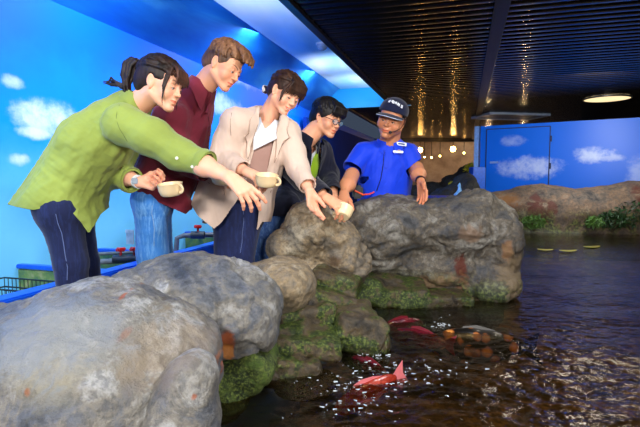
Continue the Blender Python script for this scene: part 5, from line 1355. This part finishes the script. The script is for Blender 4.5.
# lettering on the cap front, following its curve
m_lt = MB(); Lg = {'A': '010101111101101', 'Q': '111101101111001', 'U': '101101101101111', 'R': '110101110101101', 'I': '010010010010010', 'O': '111101101101111'}
for i, ch in enumerate('AQUARIO'):
    t_ = i / 6; p_, n_ = surf_pt(CAPV, 389.5 + 13.0 * t_, 100.2 + 6.2 * t_ + 1.2 * math.sin(t_ * 3.1) * -1); r_ = unit(np.cross(n_, V(0, 0, 1))) * -1; u_ = np.cross(n_, r_); u_ = u_ if u_[2] > 0 else -u_
    r2 = unit(r_ * .90 - u_ * .42); u2 = unit(u_ * .90 + r_ * .42)
    for k, b in enumerate(Lg[ch]):
        if b == '1': m_lt.box(p_ + n_ * .002 + r2 * (k % 3 - 1) * .0036 + u2 * (2 - k // 3) * .0036, V(.0020, .0014, .0020), np.stack([r2, -n_, u2], 1))
m_lt.build('lettering', plain('white_thread', rgb(235, 238, 242), .6, noise_amt=.02), cp_)
# headset
hs = MB(); w = p.w; hs.tube([w(V(-.082, .0, .02)), w(V(-.086, .015, -.005)), w(V(-.078, .045, -.035)), w(V(-.058, .080, -.052)), w(V(-.040, .100, -.058))], .0022, 8)
hs.tube([w(V(-.082, .0, .02)), w(V(-.086, -.02, .01)), w(V(-.080, -.03, -.02))], .003, 8); H = hs.build('headset', M_blk, p.o, smooth=True)
F = Field(); F.ell((-.036, .104, -.060), (.011, .011, .010), 0); v, f = F.mesh(.002); mk('microphone', p.w(v), f, M_blk, H)
pts = [w(V(-.080, -.02, -.02)), at(383.5, 140, 2.93)] + [surf_pt(C5, x, y)[0] + V(0, -.005, 0) for x, y in ((383.5, 152), (382.5, 165), (380, 178), (376, 192))]
MB().tube(pts, .0022, 6).build('cable', M_blk, H, smooth=True)
# ------------------------------------------------------------------ fish, leaves and small things
def fish(c, d, L, mats, label, group, fat=1.0, roll=0, pitch=0, z=0.0, dorsal=True, blotch=None):
    """a fish at the surface; d heading, L length"""
    c = np.array(c, float); c[2] = WZ + z; d = V(d[0], d[1], 0); R = frame(d, UP) @ np.array(Matrix.Rotation(math.radians(roll), 3, 'Y')) ; R = R @ np.array(Matrix.Rotation(math.radians(pitch), 3, 'X'))
    e = empty('fish', c - V(0, 0, .03)); tag(e, label, 'fish', group)
    F = Field(); pr = [(.50, .012), (.42, .060), (.28, .105), (.08, .125), (-.15, .100), (-.32, .055), (-.42, .034)]
    pts = [(0, y * L, 0) for y, r in pr]; rs = [r * L * fat for y, r in pr]
    F.chain(pts, rs, .02 * L * 5, ax=(1, 0, 0), sc=.62)
    v, f = F.mesh(max(.003, L * .014)); w = lambda q: c + np.asarray(q) @ R.T
    body = mk('body', w(v), f, mats[0], e)
    def fin(name, outline, th, mat, plane='yz', off=(0, 0, 0)):
        n = len(outline); o = []
        for s_ in (-1, 1):
            for a, b in outline: o.append(w((V(s_ * th, a, b) if plane == 'yz' else V(a, b, s_ * th)) * L + V(*off) * L))
        f_ = [tuple(range(n))[::-1], tuple(range(n, 2 * n))] + [(k, (k + 1) % n, n + (k + 1) % n, n + k) for k in range(n)]
        return mk(name, np.array(o), f_, mat, e, smooth=False)
    fin('tail_fin', [(-.40, .03), (-.50, .10), (-.62, .17), (-.585, .06), (-.57, 0), (-.585, -.06), (-.62, -.17), (-.50, -.10), (-.40, -.03)], .006, mats[1])
    if dorsal: fin('dorsal_fin', [(.22, .10 * fat), (.16, .20), (.02, .215), (-.14, .175), (-.26, .12), (-.24, .06)], .006, mats[1])
    for s_ in (-1, 1): fin('side_fin', [(s_ * .06, .22), (s_ * .17, .10), (s_ * .19, .02), (s_ * .12, .06), (s_ * .06, .14)], .005, mats[1], 'xy', (0, 0, -.01))
    for s_ in (-1, 1):
        q = Field(); q.ell(V(s_ * .048 * fat, .37, .022) * L, (.014 * L,) * 3, 0); v, f = q.mesh(.0018); mk('eye', w(v), f, M_lash, e)
    return e
def scale_mat(name, a, b, c, rough=.25):
    t = NT(name); v = t.node('ShaderNodeTexVoronoi'); v.inputs['Scale'].default_value = 95; t.l.new(t.coord((1, 1, 1.3)), v.inputs['Vector']); n = t.noise(9, 4)
    t.p(Base_Color=t.mix(t.math('MULTIPLY', v.outputs['Distance'], .9, clamp=True), t.ramp(n, [(.35, a), (.5, b), (.65, c)]), a), Roughness=rough); t.bump(v.outputs['Distance'], .3, .002); return t.m
M_redf = scale_mat('red_scales', rgb(56, 8, 16), rgb(96, 20, 32), rgb(150, 60, 66)); M_pinkfin = plain('pink_fin', rgb(196, 104, 108), .35)
M_orgf = scale_mat('orange_scales', rgb(110, 28, 20), rgb(160, 54, 36), rgb(196, 96, 76)); M_redfin = plain('dark_red_fin', rgb(104, 18, 32), .35)
t = NT('banded_scales'); x = t.node('ShaderNodeTexVoronoi'); x.inputs['Scale'].default_value = 17; t.l.new(t.coord((1, 1, 1)), x.inputs['Vector'])
t.p(Base_Color=t.ramp(t.math('ADD', x.outputs['Distance'], t.math('MULTIPLY', t.noise(40, 4), .25)), [(.36, rgb(206, 136, 62)), (.52, rgb(150, 84, 36)), (.60, rgb(14, 11, 9))]), Roughness=.3); M_band = t.m
M_darkfin = plain('dark_fin', rgb(24, 18, 14), .4)
g = 'fish feeding at the surface'
def wpt(px, py):
    q = at(px, py, 1.0); d = q - CAM; return CAM + d * ((WZ - 1.05) / d[2])
fish(wpt(480, 334), (-1, .10), .42, (M_band, M_darkfin), 'dark banded fish with orange blotches at the surface', g, 1.15, z=-.055, roll=20)
fish(wpt(420, 333), (-.8, .5), .26, (M_redf, M_redfin), 'dark red fish right beside the dark banded fish', g, z=-.028, roll=15)
fish(wpt(400, 321), (.9, .3), .24, (M_redf, M_redfin), 'red fish farthest from the camera, by the mossy rock', g, z=-.026)
fish(wpt(371, 362), (-.6, .5), .17, (M_redf, M_redfin), 'small red fish between the mossy rock and the pink tailed fish', g, z=-.020, pitch=8)
fish(wpt(368, 384), (-.9, -.35), .25, (M_orgf, M_pinkfin), 'orange red fish with its pink tail fin out of the water', g, z=-.030, pitch=-20)
# spray thrown up by the feeding fish; white flecks also model water glints
M_foam_glint = NT('foam_glint'); M_foam_glint.p(Base_Color=rgb(225, 232, 240), Roughness=.12); M_foam_glint.b.inputs['Transmission Weight'].default_value = .35; M_foam_glint = M_foam_glint.m
def spray(px, py, n, rad, label, seed, hgt=.03):
    r = np.random.RandomState(seed); c = wpt(px, py); F = Field()
    for _ in range(n):
        q = c + V(r.normal() * rad, r.normal() * rad * .7, 0); h = abs(r.normal()) * hgt * .35; s_ = r.uniform(.0010, .0026)
        q[2] = waves(q[None])[0] + h * r.uniform(0, 1) ; a = r.uniform(0, 6.3)
        F.cone(q, q + V(math.cos(a) * s_ * 5, math.sin(a) * s_ * 2.5, s_ * .5), s_, s_ * .5, .003)
    v, f = F.mesh(.0014); o = mk('splash', v, f, M_foam_glint, None, org=c); tag(o, label, 'splash', kind='stuff')
spray(441, 327, 26, .022, 'bright bluish splash at the mouth of the banded fish', 1, .10)
spray(372, 360, 34, .06, 'white flecks of spray and modelled glints round the small red fish', 2)
spray(360, 388, 70, .085, 'white spray and modelled glints round the orange red fish', 3)
spray(410, 372, 60, .10, 'white flecks of spray and modelled glints on the open water', 4)
spray(335, 412, 26, .09, 'few white flecks of spray and modelled glints near the bottom edge', 5)
# leaves afloat
M_leaf = plain('yellow_leaf', rgb(206, 200, 84), .5)
for px, py, s_, a_, lb in ((568, 252, .085, .1, 'yellow floating leaf nearest the camera'), (592, 248, .095, .3, 'long yellow green floating leaf farthest right'), (545, 251, .07, -.2, 'pale floating leaf farthest left')):
    c = wpt(px, py); n = 14; vs = []
    for s2 in (0, 1):
        for k in range(n):
            q = 2 * math.pi * k / n; lx, ly = s_ * math.cos(q), s_ * .42 * math.sin(q) * (1 - .25 * math.cos(q)); vs.append(c + V(lx * math.cos(a_) - ly * math.sin(a_), lx * math.sin(a_) + ly * math.cos(a_), .010 + .004 * s2 + .006 * math.cos(q) ** 2))
    f = [tuple(range(n))[::-1], tuple(range(n, 2 * n))] + [(k, (k + 1) % n, n + (k + 1) % n, n + k) for k in range(n)]
    o = mk('floating_leaf', np.array(vs), f, M_leaf, None, org=c, smooth=False); tag(o, lb, 'leaf', 'yellow leaves floating on the pool')
# plants
def shrub(name, px, py, Y, rx, rz, n, mat, label, seed, leaf=.03, ry=None, group=None):
    r = np.random.RandomState(seed); c = at(px, py, Y); mb = MB(); base = c - V(0, 0, rz)
    for _ in range(n):
        d = unit(r.normal(size=3)); q = c + d * V(rx, ry or rx, rz) * r.uniform(.3, 1) ** .6
        a = unit(r.normal(size=3) + V(0, 0, .6)); b = unit(np.cross(a, r.normal(size=3))); l = leaf * r.uniform(.6, 1.3)
        nn = np.cross(a, b) * l * .12
        mb.add([q - a * l, q - b * l * .35 + nn, q + a * l, q + b * l * .35 + nn, q - nn * .5], [(0, 1, 4), (1, 2, 4), (2, 3, 4), (3, 0, 4)])
    e = empty(name, base); tag(e, label, 'plant', group); mb.build('foliage', mat, e)
    m2 = MB()
    for k in range(5): m2.tube([base + V(r.normal() * .01, 0, -.03), c + r.normal(size=3) * V(rx, rx, rz) * .35], [.006, .003], 5)
    m2.build('stems', plain('stem', rgb(60, 50, 30), .7), e)
M_yel = plain('yellow_green_leaf', rgb(214, 204, 40), .5, noise_amt=.2); M_dkl = plain('dark_green_leaf', rgb(34, 62, 24), .5, noise_amt=.25); M_mdl = plain('mid_green_leaf', rgb(78, 112, 44), .5, noise_amt=.2)
shrub('shrub', 473, 170, 9.2, .17, .15, 420, M_yel, 'bright yellow green shrub behind the low blue box', 1, .035)
shrub('shrub', 453.5, 184, 9.0, .09, .06, 160, M_yel, 'small yellow green plant among the dark rocks of the back room', 2, .028)
for i, (px, py, w_, h_, m_, lb) in enumerate([(632, 214, .26, .16, M_dkl, 'dark green plant at the right end of the far rock rim'), (613, 220, .20, .11, M_dkl, 'dark green plant second from the right on the far rim'), (594, 222, .10, .07, M_mdl, 'pale green plant in the middle of the far rim'), (534, 222, .14, .08, M_mdl, 'green plant at the left end of the far rim near the rust stains')]):
    shrub('waterside_plant', px, py, 5.75, w_, h_, 330, m_, lb, 10 + i, .030, .10, 'plants along the far rim')
# blue counter and small pale figure behind the dark boulder
c = at(447, 198, 4.6); o = MB().box(V(c[0], 4.6, c[2] / 2), V(.17, .16, c[2] / 2 + .02), None, .01).build('counter', plain('deep_blue_paint', rgb(8, 40, 170), .35), org=V(c[0], 4.6, 0)); tag(o, 'deep blue counter end showing just above the dark boulder', 'counter')
zc = c[2] * 1.0 + .02; c = at(459.5, 190, 4.55); zc = (at(447, 198, 4.6)[2]) + .02
e = empty('ornament', V(c[0], 4.55, zc)); tag(e, 'small pale blue ornament standing on the deep blue counter', 'ornament')
M_orn = plain('pale_blue_glaze', rgb(120, 176, 224), .3)
MB().lathe([(.0001, 0), (.050, 0), (.052, .018), (.030, .040), (.018, .060), (.016, .075), (.0001, .078)], V(c[0], 4.55, zc), n=20).build('base', M_orn, e, smooth=True)
MB().tube([V(c[0], 4.55, zc + .07), V(c[0] - .004, 4.55, zc + .10), V(c[0] + .002, 4.55, zc + .125)], [.012, .016, .004], 10).build('head', M_orn, e, smooth=True)
# blue bucket on the floor behind the coat
c = at(262, 243, 3.0); e = empty('bucket', V(c[0], c[1], c[2] - .12)); tag(e, 'bright blue bucket between the beige coat and the blue denim legs', 'bucket')
cc = V(c[0], c[1], c[2] - .12); M_bk2 = plain('bright_blue_plastic', rgb(10, 80, 230), .3)
MB().lathe([(.0001, 0), (.085, 0), (.105, .19), (.112, .19), (.112, .205), (.100, .205), (.080, .012), (.0001, .012)], cc, n=30).build('pail', M_bk2, e, smooth=True)
MB().tube([cc + V(.11 * math.cos(a), .02, .19 + .07 * math.sin(a)) for a in np.linspace(0, math.pi, 13)], .006, 6).build('handle', M_bk2, e, smooth=True)
# ------------------------------------------------------------------ light
def lamp(typ, name, loc, target, energy, size=1.0, col=(1, 1, 1), size_y=None, spot=None, blend=.5):
    l = bpy.data.lights.new(name, typ); l.energy = energy; l.color = col
    if typ == 'AREA':
        l.size = size
        if size_y: l.shape = 'RECTANGLE'; l.size_y = size_y
    else: l.shadow_soft_size = size
    if spot: l.spot_size = spot; l.spot_blend = blend
    o = bpy.data.objects.new(name, l); COL.objects.link(o); o.location = loc
    if target is not None: o.rotation_euler = (Vector(target) - Vector(loc)).to_track_quat('-Z', 'Y').to_euler()
    return o
lamp('AREA', 'key_light', (-.8, -1.3, 2.2), (-.2, 2.6, 1.0), 150, .5, (1, .98, .95))
lamp('AREA', 'fill_light', (.8, -1.2, 1.45), (.2, 2.8, 1.15), 50, .5, (1, .95, .88))
# added unseen lights that brighten the painted sky and the pale ceiling
for i, d in enumerate((.8, 2.6, 4.6, 6.6)):
    lamp('AREA', 'wall_fill', tuple(rm(1.75, d, 2.2)), tuple(rm(2.6, d + .2, 1.2)), 26, .3, (.85, .95, 1), 1.2)
for d, e_ in ((3.6, 30), (6.2, 45), (7.4, 34)):
    lamp('SPOT', 'ceiling_fill', tuple(rm(1.7, d, 1.9)), tuple(rm(1.6, d + .3, 2.6)), e_, .1, (.95, .98, 1), spot=2.2, blend=1)
lamp('AREA', 'partition_fill', (3.2, 5.6, 2.15), (3.7, 7.4, 1.3), 50, .5, (.9, .95, 1), 1.8)  # added light without a fixture, brightens the blue partition
for px_, Y_ in ((420, 14.5), (453, 14.5), (487, 15.4), (522, 15.4)):
    q_ = at(px_, 150, Y_); lamp('POINT', 'back_room_lamp', (q_[0], q_[1], q_[2]), None, 48 if px_ < 480 else 26, .06, (1, .70, .40))
lamp('AREA', 'pool_fill', (2.2, 3.4, 2.2), (2.0, 3.6, .3), 16, .5, (1, .88, .7))  # both lights over the pool are added, unseen, for brighter water and glints
lamp('AREA', 'pool_fill', (.9, 1.2, 2.2), (.4, 1.9, .3), 30, .25, (.92, .95, 1))
w = bpy.data.worlds.new('world'); bpy.context.scene.world = w; w.use_nodes = True
w.node_tree.nodes['Background'].inputs[0].default_value = (.16, .22, .34, 1); w.node_tree.nodes['Background'].inputs[1].default_value = .24
cam = bpy.data.cameras.new('camera'); co = bpy.data.objects.new('camera', cam); COL.objects.link(co); bpy.context.scene.camera = co
co.location = tuple(CAM); co.rotation_euler = (math.pi / 2 - PITCH, 0, 0); cam.sensor_width = 36; cam.lens = 36 * FPX / 640; cam.clip_start = .05
sc = bpy.context.scene
sc.view_settings.view_transform = 'Standard'; sc.view_settings.look = 'None'; sc.view_settings.gamma = 1; sc.view_settings.use_curve_mapping = False
sc.view_settings.exposure = 0.15
sc.cycles.use_denoising = True; sc.cycles.max_bounces = 8; sc.cycles.transparent_max_bounces = 12; sc.cycles.caustics_refractive = False
for o in bpy.data.objects:
    if '_b' in o.keys(): del o['_b']
